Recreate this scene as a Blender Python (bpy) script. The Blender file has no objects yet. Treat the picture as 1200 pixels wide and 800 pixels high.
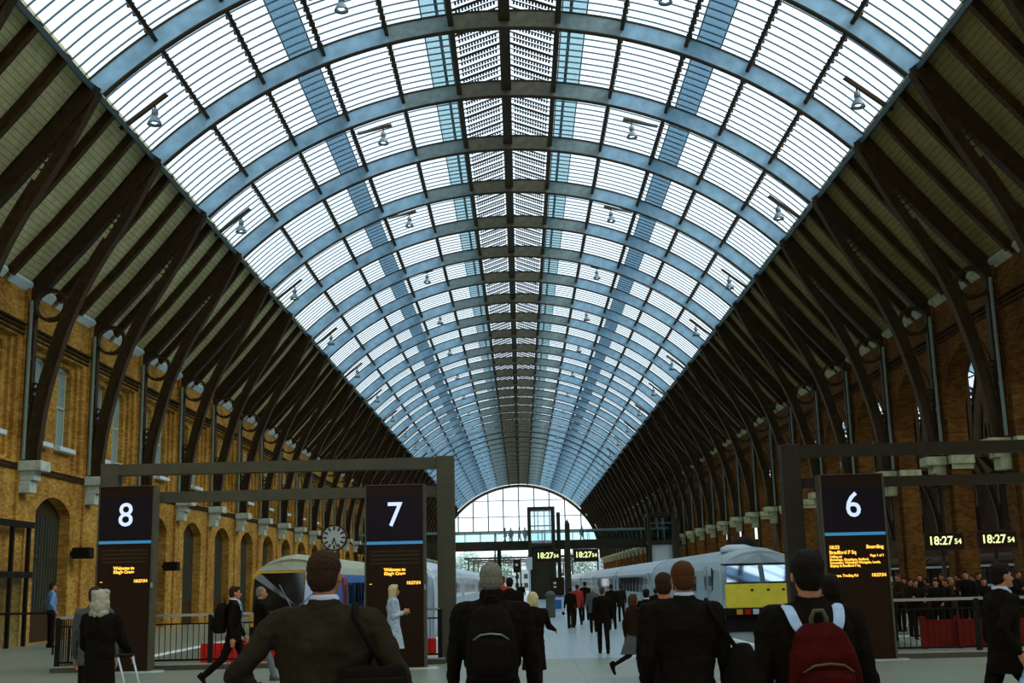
import bpy, bmesh, math, random
import numpy as np
from mathutils import Vector, Matrix
random.seed(7)
SC = bpy.context.scene
COL = SC.collection
# ------------------------------------------------------------------ camera
CAM = (0.14, 0.0, 1.65)
FPX = 1420.6
PITCH, YAW, ROLL = 0.19604, 0.00319, 0.02351
def _rot(ax, a):
    return Matrix.Rotation(a, 3, ax)
CM = _rot('Z', YAW) @ _rot('X', PITCH) @ _rot('Y', ROLL)     # columns: right, forward, up
cd = bpy.data.cameras.new('camera'); cam = bpy.data.objects.new('camera', cd); COL.objects.link(cam)
cd.sensor_width = 36; cd.lens = FPX / 1200 * 36; cd.clip_end = 3000; cd.clip_start = 0.05
r_, f_, u_ = CM.col[0], CM.col[1], CM.col[2]
cam.matrix_world = Matrix(((r_[0], u_[0], -f_[0], CAM[0]), (r_[1], u_[1], -f_[1], CAM[1]), (r_[2], u_[2], -f_[2], CAM[2]), (0, 0, 0, 1)))
SC.camera = cam
def at(px, py, Y):
    """the point of the place at depth Y that the photograph shows at pixel px, py"""
    d = CM @ Vector(((px - 600) / FPX, 1, -(py - 400) / FPX))
    k = (Y - CAM[1]) / d.y
    return Vector((CAM[0] + d.x * k, Y, CAM[2] + d.z * k))
# ------------------------------------------------------------------ world, sun, exposure
WS = 1.5
w = bpy.data.worlds.new('overcast_sky'); SC.world = w; w.use_nodes = True
nt = w.node_tree; nt.nodes.clear()
tc = nt.nodes.new('ShaderNodeTexCoord'); sx = nt.nodes.new('ShaderNodeSeparateXYZ')
nt.links.new(tc.outputs['Generated'], sx.inputs[0])
mr = nt.nodes.new('ShaderNodeMapRange'); mr.inputs[1].default_value = -1; mr.inputs[2].default_value = 1
mr.inputs[3].default_value = 0.85; mr.inputs[4].default_value = 1.5
nt.links.new(sx.outputs[0], mr.inputs[0])
bg = nt.nodes.new('ShaderNodeBackground'); bg.inputs[0].default_value = (0.86, 0.95, 1.0, 1)
mu = nt.nodes.new('ShaderNodeMath'); mu.operation = 'MULTIPLY'; mu.inputs[1].default_value = WS
nt.links.new(mr.outputs[0], mu.inputs[0]); nt.links.new(mu.outputs[0], bg.inputs[1])
ow = nt.nodes.new('ShaderNodeOutputWorld'); nt.links.new(bg.outputs[0], ow.inputs[0])
sl = bpy.data.lights.new('veiled_sun', 'SUN'); sl.energy = 2.0; sl.angle = 0.7; sl.color = (1, 0.93, 0.8)
so = bpy.data.objects.new('veiled_sun', sl); COL.objects.link(so)
so.rotation_euler = Vector((-0.80, 0.25, -0.75)).to_track_quat('-Z', 'Y').to_euler()
vs = SC.view_settings; vs.view_transform = 'Standard'; vs.look = 'None'; vs.gamma = 1; vs.use_curve_mapping = False
vs.exposure = 0.0
cy = SC.cycles; cy.max_bounces = 5; cy.diffuse_bounces = 3; cy.glossy_bounces = 2; cy.transmission_bounces = 4
cy.transparent_max_bounces = 12; cy.caustics_reflective = False; cy.caustics_refractive = False
cy.sample_clamp_indirect = 4
# ------------------------------------------------------------------ materials
def mat(name, col, rough=0.7, metal=0.0, vary=0.0, vscale=4.0, bump=0.0, bscale=60.0, emit=None, estr=0.0, spec=0.12, detail=3):
    m = bpy.data.materials.new(name); m.use_nodes = True
    n = m.node_tree; b = n.nodes['Principled BSDF']
    b.inputs['Base Color'].default_value = (*col, 1); b.inputs['Roughness'].default_value = rough
    b.inputs['Metallic'].default_value = metal; b.inputs['Specular IOR Level'].default_value = spec
    t = n.nodes.new('ShaderNodeTexCoord')
    if vary:
        x = n.nodes.new('ShaderNodeTexNoise'); x.inputs['Scale'].default_value = vscale; x.inputs['Detail'].default_value = detail
        n.links.new(t.outputs['Object'], x.inputs['Vector'])
        r = n.nodes.new('ShaderNodeValToRGB'); e = r.color_ramp.elements
        e[0].position = 0.3; e[1].position = 0.7
        e[0].color = (*[c * (1 - vary) for c in col], 1); e[1].color = (*[min(1, c * (1 + vary)) for c in col], 1)
        n.links.new(x.outputs['Fac'], r.inputs[0]); n.links.new(r.outputs[0], b.inputs['Base Color'])
    if bump:
        x = n.nodes.new('ShaderNodeTexNoise'); x.inputs['Scale'].default_value = bscale; x.inputs['Detail'].default_value = 3
        n.links.new(t.outputs['Object'], x.inputs['Vector'])
        q = n.nodes.new('ShaderNodeBump'); q.inputs['Strength'].default_value = bump; q.inputs['Distance'].default_value = 0.02
        n.links.new(x.outputs['Fac'], q.inputs['Height']); n.links.new(q.outputs[0], b.inputs['Normal'])
    if emit:
        b.inputs['Emission Color'].default_value = (*emit, 1); b.inputs['Emission Strength'].default_value = estr
    return m
def brick(name, c1, c2, mortar, big):
    m = mat(name, c1, 0.9); n = m.node_tree; b = n.nodes['Principled BSDF']
    t = n.nodes.new('ShaderNodeTexCoord'); s = n.nodes.new('ShaderNodeSeparateXYZ'); n.links.new(t.outputs['Object'], s.inputs[0])
    a = n.nodes.new('ShaderNodeMath'); a.operation = 'ADD'; n.links.new(s.outputs[0], a.inputs[0]); n.links.new(s.outputs[1], a.inputs[1])
    c = n.nodes.new('ShaderNodeCombineXYZ'); n.links.new(a.outputs[0], c.inputs[0]); n.links.new(s.outputs[2], c.inputs[1])
    k = n.nodes.new('ShaderNodeTexBrick'); n.links.new(c.outputs[0], k.inputs[0])
    k.inputs['Scale'].default_value = 1; k.inputs['Brick Width'].default_value = 0.23; k.inputs['Row Height'].default_value = 0.078
    k.inputs['Mortar Size'].default_value = 0.006; k.inputs['Color1'].default_value = (*c1, 1); k.inputs['Color2'].default_value = (*c2, 1)
    k.inputs['Mortar'].default_value = (*mortar, 1); k.inputs['Bias'].default_value = 0.0
    x = n.nodes.new('ShaderNodeTexNoise'); x.inputs['Scale'].default_value = 0.55; x.inputs['Detail'].default_value = 8; x.inputs['Roughness'].default_value = 0.75
    n.links.new(t.outputs['Object'], x.inputs['Vector'])
    r = n.nodes.new('ShaderNodeValToRGB'); e = r.color_ramp.elements; e[0].position = 0.35; e[1].position = 0.62
    e[0].color = (*big, 1); e[1].color = (1, 1, 1, 1); n.links.new(x.outputs['Fac'], r.inputs[0])
    mx = n.nodes.new('ShaderNodeMix'); mx.data_type = 'RGBA'; mx.blend_type = 'MULTIPLY'; mx.inputs[0].default_value = 1
    n.links.new(k.outputs['Color'], mx.inputs[6]); n.links.new(r.outputs[0], mx.inputs[7]); n.links.new(mx.outputs[2], b.inputs['Base Color'])
    return m
def boards(name, c):
    """matchboarding: the seams follow the length of the shed, drawn on height so they sit on the slope"""
    m = mat(name, c, 0.8); n = m.node_tree; b = n.nodes['Principled BSDF']
    t = n.nodes.new('ShaderNodeTexCoord'); s = n.nodes.new('ShaderNodeSeparateXYZ'); n.links.new(t.outputs['Object'], s.inputs[0])
    a = n.nodes.new('ShaderNodeMath'); a.operation = 'MULTIPLY'; a.inputs[1].default_value = 6.6; n.links.new(s.outputs[2], a.inputs[0])
    f = n.nodes.new('ShaderNodeMath'); f.operation = 'FRACT'; n.links.new(a.outputs[0], f.inputs[0])
    g = n.nodes.new('ShaderNodeMath'); g.operation = 'LESS_THAN'; g.inputs[1].default_value = 0.10; n.links.new(f.outputs[0], g.inputs[0])
    x = n.nodes.new('ShaderNodeTexNoise'); x.inputs['Scale'].default_value = 1.3; x.inputs['Detail'].default_value = 8; x.inputs['Roughness'].default_value = 0.8
    n.links.new(t.outputs['Object'], x.inputs['Vector'])
    r = n.nodes.new('ShaderNodeValToRGB'); e = r.color_ramp.elements; e[0].position = 0.35; e[1].position = 0.65
    e[0].color = (c[0] * .72, c[1] * .7, c[2] * .55, 1); e[1].color = (*[v * 1.15 for v in c], 1); n.links.new(x.outputs['Fac'], r.inputs[0])
    mx = n.nodes.new('ShaderNodeMix'); mx.data_type = 'RGBA'; n.links.new(g.outputs[0], mx.inputs[0]); n.links.new(r.outputs[0], mx.inputs[6])
    mx.inputs[7].default_value = (c[0] * .35, c[1] * .32, c[2] * .25, 1); n.links.new(mx.outputs[2], b.inputs['Base Color'])
    return m
def glass(name, tint, gloss=0.06, rough=0.05):
    m = bpy.data.materials.new(name); m.use_nodes = True; n = m.node_tree; n.nodes.clear()
    o = n.nodes.new('ShaderNodeOutputMaterial'); t = n.nodes.new('ShaderNodeBsdfTransparent'); t.inputs[0].default_value = (*tint, 1)
    g = n.nodes.new('ShaderNodeBsdfGlossy'); g.inputs['Roughness'].default_value = rough
    f = n.nodes.new('ShaderNodeLayerWeight'); f.inputs[0].default_value = 0.2
    k = n.nodes.new('ShaderNodeMath'); k.operation = 'MULTIPLY_ADD'; k.inputs[1].default_value = 0.10; k.inputs[2].default_value = gloss
    n.links.new(f.outputs['Facing'], k.inputs[0])
    mx = n.nodes.new('ShaderNodeMixShader'); n.links.new(k.outputs[0], mx.inputs[0]); n.links.new(t.outputs[0], mx.inputs[1]); n.links.new(g.outputs[0], mx.inputs[2])
    n.links.new(mx.outputs[0], o.inputs[0]); return m
M = {}
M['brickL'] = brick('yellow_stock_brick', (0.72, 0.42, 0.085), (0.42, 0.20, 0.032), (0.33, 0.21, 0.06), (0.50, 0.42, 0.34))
M['brickR'] = brick('shade_darkened_stock_brick', (0.19, 0.085, 0.014), (0.09, 0.036, 0.006), (0.09, 0.045, 0.010), (0.45, 0.36, 0.30))  # shade of the backlit right wall put into the brick colour
M['brickD'] = brick('dark_brick_course', (0.06, 0.032, 0.012), (0.04, 0.022, 0.008), (0.04, 0.025, 0.01), (0.6, 0.5, 0.4))
M['boardL'] = boards('lit_roof_boards', (0.66, 0.62, 0.36))  # lit copy of the boarding, brightness put into the colour
M['boardR'] = boards('shaded_roof_boards', (0.24, 0.20, 0.08))  # shaded copy of the same boarding, darkened in the colour
M['timber'] = mat('brown_painted_rafter', (0.065, 0.036, 0.012), 0.6, vary=0.3)
M['ironbrown'] = mat('brown_painted_iron', (0.055, 0.033, 0.013), 0.5, vary=0.25)
M['ironblue'] = mat('blue_grey_painted_iron', (0.36, 0.58, 0.74), 0.45, vary=0.18, vscale=2.5)
M['ironmid'] = mat('half_shade_grey_green_iron', (0.28, 0.36, 0.36), 0.5, vary=0.2)  # halfway tone of the shading towards the ridge, put into the colour
M['crown'] = mat('crown_shade_brown', (0.22, 0.21, 0.15), 0.5, vary=0.2)  # duller reflection near the ridge put into the rib colour
M['purlin'] = mat('dark_brown_purlin_paint', (0.06, 0.042, 0.022), 0.55)
M['bar'] = mat('grey_glazing_bar_paint', (0.13, 0.19, 0.22), 0.5)
M['glass'] = glass('roof_glass', (0.93, 0.97, 1.0), 0.03)
M['grating'] = mat('grey_walkway_metal', (0.20, 0.32, 0.40), 0.6)
M['walk'] = glass('frosted_blue_walkway_panel', (0.36, 0.47, 0.54), 0.04)
M['walk2'] = glass('thin_frosted_panel', (0.60, 0.72, 0.74), 0.04)
M['louvre'] = mat('dark_louvre_metal', (0.05, 0.075, 0.075), 0.6)
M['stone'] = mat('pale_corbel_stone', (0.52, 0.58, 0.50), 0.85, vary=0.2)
M['stoneR'] = mat('darker_corbel_stone', (0.36, 0.37, 0.22), 0.85, vary=0.25)  # darker and yellower than the left wall's stone
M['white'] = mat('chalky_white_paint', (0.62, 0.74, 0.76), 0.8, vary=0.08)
M['pipe'] = mat('pale_green_pipe_paint', (0.20, 0.25, 0.20), 0.5)
M['sash'] = mat('cream_sash_paint', (0.45, 0.50, 0.36), 0.6)
M['pane'] = mat('pale_reflecting_window_glass', (0.25, 0.36, 0.36), 0.12, spec=0.9)
M['darkpane'] = mat('dark_door_glass', (0.03, 0.04, 0.035), 0.15, spec=0.8)
M['door'] = mat('dark_brown_door_paint', (0.05, 0.028, 0.010), 0.5)
M['dimbar'] = mat('dull_green_glazing_paint', (0.10, 0.11, 0.075), 0.6)
M['cable'] = mat('black_cable', (0.02, 0.015, 0.01), 0.7)
M['ballast'] = mat('dark_ballast', (0.05, 0.042, 0.03), 0.95, vary=0.5, vscale=20)
M['rail'] = mat('worn_steel_rail', (0.25, 0.22, 0.18), 0.35, metal=0.8)
M['edge'] = mat('white_platform_edge', (0.7, 0.75, 0.7), 0.7, vary=0.1)
M['steel'] = mat('brushed_grey_steel', (0.42, 0.42, 0.36), 0.4, metal=0.5)
M['frame'] = mat('bronze_gantry_paint', (0.095, 0.085, 0.052), 0.5, vary=0.1)
M['frameR'] = mat('dark_bronze_gantry_paint', (0.040, 0.030, 0.016), 0.5, vary=0.1)
M['black'] = mat('black_totem_panel', (0.026, 0.011, 0.004), 0.35)
M['navy'] = mat('dark_plum_header_panel', (0.016, 0.010, 0.014), 0.35)
M['amber'] = mat('amber_led', (0.1, 0.05, 0), 0.5, emit=(1.0, 0.50, 0.06), estr=1.6)
M['white_led'] = mat('backlit_white_numeral', (0.5, 0.5, 0.6), 0.5, emit=(0.62, 0.74, 1.0), estr=0.9)
M['blue_led'] = mat('backlit_blue_band', (0.05, 0.2, 0.4), 0.5, emit=(0.05, 0.28, 0.52), estr=0.5)
M['green_led'] = mat('pale_green_led', (0.1, 0.1, 0.05), 0.5, emit=(0.85, 1.0, 0.42), estr=1.3)
M['unlit_led'] = mat('unlit_led_rows', (0.05, 0.03, 0.012), 0.5)
M['red'] = mat('red_buffer_paint', (0.50, 0.012, 0.006), 0.5, vary=0.15)
M['darkred'] = mat('worn_red_buffer_paint', (0.15, 0.007, 0.004), 0.6, vary=0.2)
M['yellow'] = mat('warning_yellow_paint', (0.90, 0.76, 0.07), 0.4, vary=0.06)
M['orange'] = mat('dull_orange_cab_paint', (0.62, 0.33, 0.035), 0.4)
M['tsilver'] = mat('silver_blue_train_paint', (0.36, 0.46, 0.48), 0.35, vary=0.12, vscale=1.2)
M['tdark'] = mat('dark_train_window_glass', (0.012, 0.010, 0.008), 0.06, spec=0.9)
M['tsky'] = mat('painted_reflection_glass', (0.35, 0.50, 0.72), 0.08, spec=1.0)  # bright reflection put into the glass colour
M['tmirror'] = mat('sky_reflecting_windscreen', (0.55, 0.66, 0.85), 0.04, metal=1.0)
M['troof'] = mat('grey_train_roof', (0.36, 0.38, 0.27), 0.5, vary=0.15)
M['tblue'] = mat('train_blue_paint', (0.035, 0.13, 0.42), 0.35)
M['twhite'] = mat('train_pale_paint', (0.55, 0.65, 0.70), 0.35)
M['tred'] = mat('train_red_door', (0.42, 0.04, 0.02), 0.4)
M['dark'] = mat('black_underframe', (0.014, 0.010, 0.007), 0.7)
M['lamp'] = mat('grey_lamp_metal', (0.22, 0.27, 0.30), 0.35, metal=0.4)
M['bulb'] = mat('lamp_lens', (0.6, 0.6, 0.6), 0.3, emit=(0.8, 0.9, 1.0), estr=14)
M['signwhite'] = mat('white_clock_face', (0.80, 0.86, 0.86), 0.4)
M['bridgeglass'] = glass('bridge_balustrade_glass', (0.84, 0.94, 0.95), 0.05)
M['liftglass'] = glass('lift_shaft_glass', (0.90, 0.96, 0.98), 0.04)
M['bridge'] = mat('dark_bridge_steel', (0.040, 0.034, 0.022), 0.6)
M['bridgerail'] = mat('green_grey_handrail', (0.22, 0.32, 0.27), 0.5)
M['skin'] = mat('warm_skin', (0.50, 0.22, 0.11), 0.6, vary=0.08, vscale=12)
M['skin_dim'] = mat('ruddy_skin', (0.42, 0.17, 0.08), 0.6)
M['hair_brown'] = mat('short_dark_brown_hair', (0.045, 0.020, 0.008), 0.75, bump=0.8, bscale=120)
M['hair_black'] = mat('black_hair', (0.014, 0.008, 0.004), 0.7, bump=0.8, bscale=120)
M['hair_ginger'] = mat('reddish_brown_hair', (0.10, 0.036, 0.010), 0.75, bump=0.8, bscale=120)
M['hair_grey'] = mat('grey_cropped_hair', (0.22, 0.20, 0.15), 0.85, bump=0.8, bscale=120)
M['hair_blonde'] = mat('pale_blonde_hair', (0.62, 0.52, 0.26), 0.7, bump=0.6, bscale=80)
M['hair_silver'] = mat('silver_blonde_hair', (0.42, 0.38, 0.27), 0.7, bump=0.8, bscale=70)
M['c_black'] = mat('black_cloth', (0.011, 0.008, 0.005), 0.85, bump=0.25, bscale=25, spec=0.03)
M['c_char'] = mat('charcoal_suit_cloth', (0.030, 0.022, 0.012), 0.85, bump=0.25, bscale=30, vary=0.2, vscale=8, spec=0.03)
M['c_brown'] = mat('dark_brown_cloth', (0.026, 0.014, 0.006), 0.85, bump=0.25, bscale=25, spec=0.03)
M['c_grey'] = mat('slate_grey_cloth', (0.085, 0.090, 0.085), 0.85, bump=0.25, bscale=25, spec=0.03)
M['c_white'] = mat('white_shirt_cloth', (0.55, 0.64, 0.74), 0.8, spec=0.03)
M['c_blue'] = mat('light_blue_shirt_cloth', (0.16, 0.28, 0.52), 0.8, vary=0.1, spec=0.03)
M['c_pale'] = mat('pale_blue_patterned_cloth', (0.42, 0.50, 0.56), 0.8, vary=0.35, vscale=30, spec=0.03)
M['c_tie'] = mat('blue_tie_cloth', (0.20, 0.33, 0.55), 0.7, spec=0.03)
M['c_red'] = mat('pinkish_red_cloth', (0.42, 0.04, 0.035), 0.8, spec=0.03)
M['c_wine'] = mat('dark_wine_red_nylon', (0.052, 0.004, 0.002), 0.6, bump=0.3, bscale=14, vary=0.25, vscale=9, spec=0.03)
M['c_olive'] = mat('olive_webbing', (0.12, 0.10, 0.055), 0.8, spec=0.03)
M['c_strap'] = mat('pale_blue_strap', (0.45, 0.58, 0.74), 0.8, vary=0.1, vscale=20, spec=0.03)
M['c_jean'] = mat('faded_denim', (0.16, 0.19, 0.20), 0.85, vary=0.2, vscale=20, spec=0.03)
M['plasticbag'] = mat('blue_white_plastic_bag', (0.34, 0.60, 0.75), 0.4, vary=0.35, vscale=12)
M['paper'] = mat('white_paper', (0.7, 0.75, 0.72), 0.8)
M['cup'] = mat('brown_paper_cup', (0.32, 0.16, 0.06), 0.7)
M['eye'] = mat('dark_eye', (0.02, 0.015, 0.01), 0.2)
M['lip'] = mat('lip_tone', (0.33, 0.10, 0.07), 0.5)
def floor_mat(name, c, tile, rough):
    m = mat(name, c, rough, spec=0.5); n = m.node_tree; b = n.nodes['Principled BSDF']
    t = n.nodes.new('ShaderNodeTexCoord')
    x = n.nodes.new('ShaderNodeTexNoise'); x.inputs['Scale'].default_value = 9; x.inputs['Detail'].default_value = 10; x.inputs['Roughness'].default_value = 0.85
    n.links.new(t.outputs['Object'], x.inputs['Vector'])
    r = n.nodes.new('ShaderNodeValToRGB'); e = r.color_ramp.elements; e[0].position = 0.35; e[1].position = 0.65
    e[0].color = (*[v * .78 for v in c], 1); e[1].color = (*[v * 1.2 for v in c], 1); n.links.new(x.outputs['Fac'], r.inputs[0])
    k = n.nodes.new('ShaderNodeTexBrick'); n.links.new(t.outputs['Object'], k.inputs[0]); k.inputs['Scale'].default_value = 1
    k.inputs['Brick Width'].default_value = tile; k.inputs['Row Height'].default_value = tile; k.offset = 0; k.inputs['Mortar Size'].default_value = 0.012
    k.inputs['Color1'].default_value = (1, 1, 1, 1); k.inputs['Color2'].default_value = (.9, .9, .9, 1); k.inputs['Mortar'].default_value = (.6, .6, .6, 1)
    mx = n.nodes.new('ShaderNodeMix'); mx.data_type = 'RGBA'; mx.blend_type = 'MULTIPLY'; mx.inputs[0].default_value = 1
    n.links.new(r.outputs[0], mx.inputs[6]); n.links.new(k.outputs['Color'], mx.inputs[7]); n.links.new(mx.outputs[2], b.inputs['Base Color']); return m
M['floor'] = floor_mat('pale_terrazzo_floor', (0.27, 0.31, 0.23), 1.2, 0.32)
M['plat'] = floor_mat('pale_platform_paving', (0.40, 0.50, 0.53), 0.9, 0.28)
# ------------------------------------------------------------------ helpers
class MB:
    def __init__(s): s.v = []; s.f = []; s.m = []
    def add(s, v, f, mi=0):
        o = len(s.v); s.v += [tuple(p) for p in v]; s.f += [tuple(i + o for i in q) for q in f]; s.m += [mi] * len(f); return s
    def box(s, x0, x1, y0, y1, z0, z1, mi=0):
        v = [(x, y, z) for x in (x0, x1) for y in (y0, y1) for z in (z0, z1)]
        return s.add(v, [(0, 1, 3, 2), (4, 6, 7, 5), (0, 4, 5, 1), (2, 3, 7, 6), (0, 2, 6, 4), (1, 5, 7, 3)], mi)
    def bar(s, a, b, wd, dp, up=(0, 0, 1), mi=0):
        a, b = Vector(a), Vector(b); d = (b - a).normalized(); u = Vector(up); sd = d.cross(u)
        if sd.length < 1e-4: sd = d.cross(Vector((1, 0, 0)))
        sd.normalize(); u = sd.cross(d); v = []
        for p in (a, b):
            for i, j in ((-1, -1), (1, -1), (1, 1), (-1, 1)): v.append(p + sd * wd / 2 * i + u * dp / 2 * j)
        return s.add(v, [(3, 2, 1, 0), (4, 5, 6, 7), (0, 1, 5, 4), (1, 2, 6, 5), (2, 3, 7, 6), (3, 0, 4, 7)], mi)
    def tube(s, pts, r, n=8, mi=0):
        pts = [Vector(p) for p in pts]; rr = r if isinstance(r, (list, tuple)) else [r] * len(pts); v = []; f = []
        ref = None
        for i, p in enumerate(pts):
            d = (pts[min(i + 1, len(pts) - 1)] - pts[max(i - 1, 0)]).normalized()
            if ref is None: ref = d.orthogonal().normalized()
            ref = (ref - d * ref.dot(d)).normalized(); q = d.cross(ref)
            for k in range(n):
                a = 2 * math.pi * k / n; v.append(p + (ref * math.cos(a) + q * math.sin(a)) * rr[i])
        for i in range(len(pts) - 1):
            for k in range(n):
                k2 = (k + 1) % n; f.append((i * n + k, i * n + k2, (i + 1) * n + k2, (i + 1) * n + k))
        f.append(tuple(reversed(range(n)))); f.append(tuple((len(pts) - 1) * n + k for k in range(n)))
        return s.add(v, f, mi)
    def ribbon(s, inner, outer, y0, y1, mi=0):
        """solid strip between two XZ polylines, from y0 to y1"""
        n = len(inner); v = []
        for (a, b) in zip(inner, outer):
            v += [(a[0], y0, a[1]), (b[0], y0, b[1]), (b[0], y1, b[1]), (a[0], y1, a[1])]
        f = []
        for i in range(n - 1):
            o = i * 4
            for k in range(4): f.append((o + k, o + (k + 1) % 4, o + 4 + (k + 1) % 4, o + 4 + k))
        f.append((0, 3, 2, 1)); f.append(tuple((n - 1) * 4 + k for k in range(4)))
        return s.add(v, f, mi)
    def ring(s, c, r0, r1, ax, h0, h1, n=32, mi=0, a0=0, a1=2 * math.pi):
        full = abs(a1 - a0 - 2 * math.pi) < 1e-6; v = []; f = []; N = n if full else n + 1
        for k in range(N):
            a = a0 + (a1 - a0) * k / n; ca, sa = math.cos(a), math.sin(a)
            for (r, h) in ((r0, h0), (r1, h0), (r1, h1), (r0, h1)):
                p = (c[0] + r * ca, c[1] + r * sa)
                v.append({'y': (p[0], h, p[1]), 'x': (h, p[0], p[1]), 'z': (p[0], p[1], h)}[ax])
        for k in range(n):
            k2 = (k + 1) % N
            for j in range(4): f.append((k * 4 + j, k * 4 + (j + 1) % 4, k2 * 4 + (j + 1) % 4, k2 * 4 + j))
        if not full: f.append((0, 3, 2, 1)); f.append(tuple((N - 1) * 4 + k for k in range(4)))
        return s.add(v, f, mi)
    def lathe(s, prof, c=(0, 0, 0), n=20, mi=0):
        v = []; f = []
        for (r, z) in prof:
            for k in range(n):
                a = 2 * math.pi * k / n; v.append((c[0] + max(r, 1e-4) * math.cos(a), c[1] + max(r, 1e-4) * math.sin(a), c[2] + z))
        for i in range(len(prof) - 1):
            for k in range(n):
                k2 = (k + 1) % n; f.append((i * n + k, i * n + k2, (i + 1) * n + k2, (i + 1) * n + k))
        f.append(tuple(reversed(range(n)))); f.append(tuple((len(prof) - 1) * n + k for k in range(n)))
        return s.add(v, f, mi)
    def loft(s, secs, n=16, mi=0, power=2.0):
        """secs: (center, rx, ry) ellipses stacked; rings in XY of given center (optionally 4th = Matrix 3x3)"""
        v = []; f = []
        for q in secs:
            c = Vector(q[0]); R = q[3] if len(q) > 3 else None
            for k in range(n):
                a = 2 * math.pi * k / n; ca, sa = math.cos(a), math.sin(a)
                if power != 2.0:
                    ca = math.copysign(abs(ca) ** (2 / power), ca); sa = math.copysign(abs(sa) ** (2 / power), sa)
                p = Vector((q[1] * ca, q[2] * sa, 0))
                if R is not None: p = R @ p
                v.append(c + p)
        for i in range(len(secs) - 1):
            for k in range(n):
                k2 = (k + 1) % n; f.append((i * n + k, i * n + k2, (i + 1) * n + k2, (i + 1) * n + k))
        f.append(tuple(reversed(range(n)))); f.append(tuple((len(secs) - 1) * n + k for k in range(n)))
        return s.add(v, f, mi)
    def ball(s, c, rx, ry=None, rz=None, n=14, mi=0, R=None):
        ry = ry or rx; rz = rz or rx; v = []; f = []; m = n // 2 + 1; c = Vector(c)
        for i in range(m + 1):
            t = math.pi * i / m
            for k in range(n):
                a = 2 * math.pi * k / n; st = max(math.sin(t), 1e-3)
                p = Vector((rx * st * math.cos(a), ry * st * math.sin(a), -rz * math.cos(t)))
                if R is not None: p = R @ p
                v.append(c + p)
        for i in range(m):
            for k in range(n):
                k2 = (k + 1) % n; f.append((i * n + k, i * n + k2, (i + 1) * n + k2, (i + 1) * n + k))
        f.append(tuple(reversed(range(n)))); f.append(tuple(m * n + k for k in range(n)))
        return s.add(v, f, mi)
    def cone(s, a, ra, b, rb, n=14, mi=0):
        """round-ended tapered limb"""
        a, b = Vector(a), Vector(b); d = b - a; L = d.length
        if L < 1e-5: return s.ball(a, ra, n=n, mi=mi)
        d /= L; x = d.orthogonal().normalized(); y = d.cross(x); v = []; f = []; rows = []
        for i in range(4): t = math.pi / 2 * i / 4; rows.append((-math.cos(t) * ra, max(math.sin(t), .02) * ra))
        rows.append((0, ra)); rows.append((L * .5, (ra + rb) / 2)); rows.append((L, rb))
        for i in range(1, 5): t = math.pi / 2 * i / 4; rows.append((L + math.sin(t) * rb, max(math.cos(t), .02) * rb))
        for (h, r) in rows:
            for k in range(n):
                g = 2 * math.pi * k / n; v.append(a + d * h + (x * math.cos(g) + y * math.sin(g)) * r)
        for i in range(len(rows) - 1):
            for k in range(n):
                k2 = (k + 1) % n; f.append((i * n + k, i * n + k2, (i + 1) * n + k2, (i + 1) * n + k))
        f.append(tuple(reversed(range(n)))); f.append(tuple((len(rows) - 1) * n + k for k in range(n)))
        return s.add(v, f, mi)
    def build(s, name, mats, parent=None, smooth=False, bevel=0.0, fix=True):
        me = bpy.data.meshes.new(name); me.from_pydata(s.v, [], s.f)
        mats = mats if isinstance(mats, (list, tuple)) else [mats]
        for m in mats: me.materials.append(M[m] if isinstance(m, str) else m)
        for p, mi in zip(me.polygons, s.m): p.material_index = mi; p.use_smooth = smooth
        if fix:
            b = bmesh.new(); b.from_mesh(me); bmesh.ops.recalc_face_normals(b, faces=b.faces); b.to_mesh(me); b.free()
        me.update()
        o = bpy.data.objects.new(name, me); COL.objects.link(o)
        if parent is not None: o.parent = parent
        if bevel:
            md = o.modifiers.new('bevel', 'BEVEL'); md.width = bevel; md.segments = 2; md.limit_method = 'ANGLE'
        return o
def tag(o, label=None, cat=None, group=None, kind=None):
    if label: o['label'] = label
    if cat: o['category'] = cat
    if group: o['group'] = group
    if kind: o['kind'] = kind
    return o
def empty(name, loc=(0, 0, 0), rz=0.0):
    o = bpy.data.objects.new(name, None); COL.objects.link(o); o.location = loc; o.rotation_euler.z = rz; o.empty_display_size = 0.2; return o
KIDS = {}
def copy_tree(o, parent=None):
    c = o.copy(); COL.objects.link(c)
    if parent is not None: c.parent = parent
    for ch in list(o.children): copy_tree(ch, c)
    return c
def plate(outer, holes, mapf, t0, t1, mb, mi=0):
    """flat plate with holes, outline 2D; mapf(u,v,t)->xyz ; solid from t0 to t1"""
    b = bmesh.new()
    for loop in [outer] + holes:
        vs = [b.verts.new((p[0], p[1], 0)) for p in loop]
        for i in range(len(vs)): b.edges.new((vs[i], vs[(i + 1) % len(vs)]))
    bmesh.ops.triangle_fill(b, use_beauty=True, use_dissolve=False, edges=b.edges[:])
    b.verts.index_update()
    V = [(v.co.x, v.co.y) for v in b.verts]; F = [tuple(v.index for v in f.verts) for f in b.faces]
    B = [tuple(v.index for v in e.verts) for e in b.edges if len(e.link_faces) == 1]
    b.free(); n = len(V)
    v = [mapf(u, w_, t0) for u, w_ in V] + [mapf(u, w_, t1) for u, w_ in V]
    f = F + [tuple(i + n for i in reversed(q)) for q in F] + [(i, j, j + n, i + n) for i, j in B]
    mb.add(v, f, mi)
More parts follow.
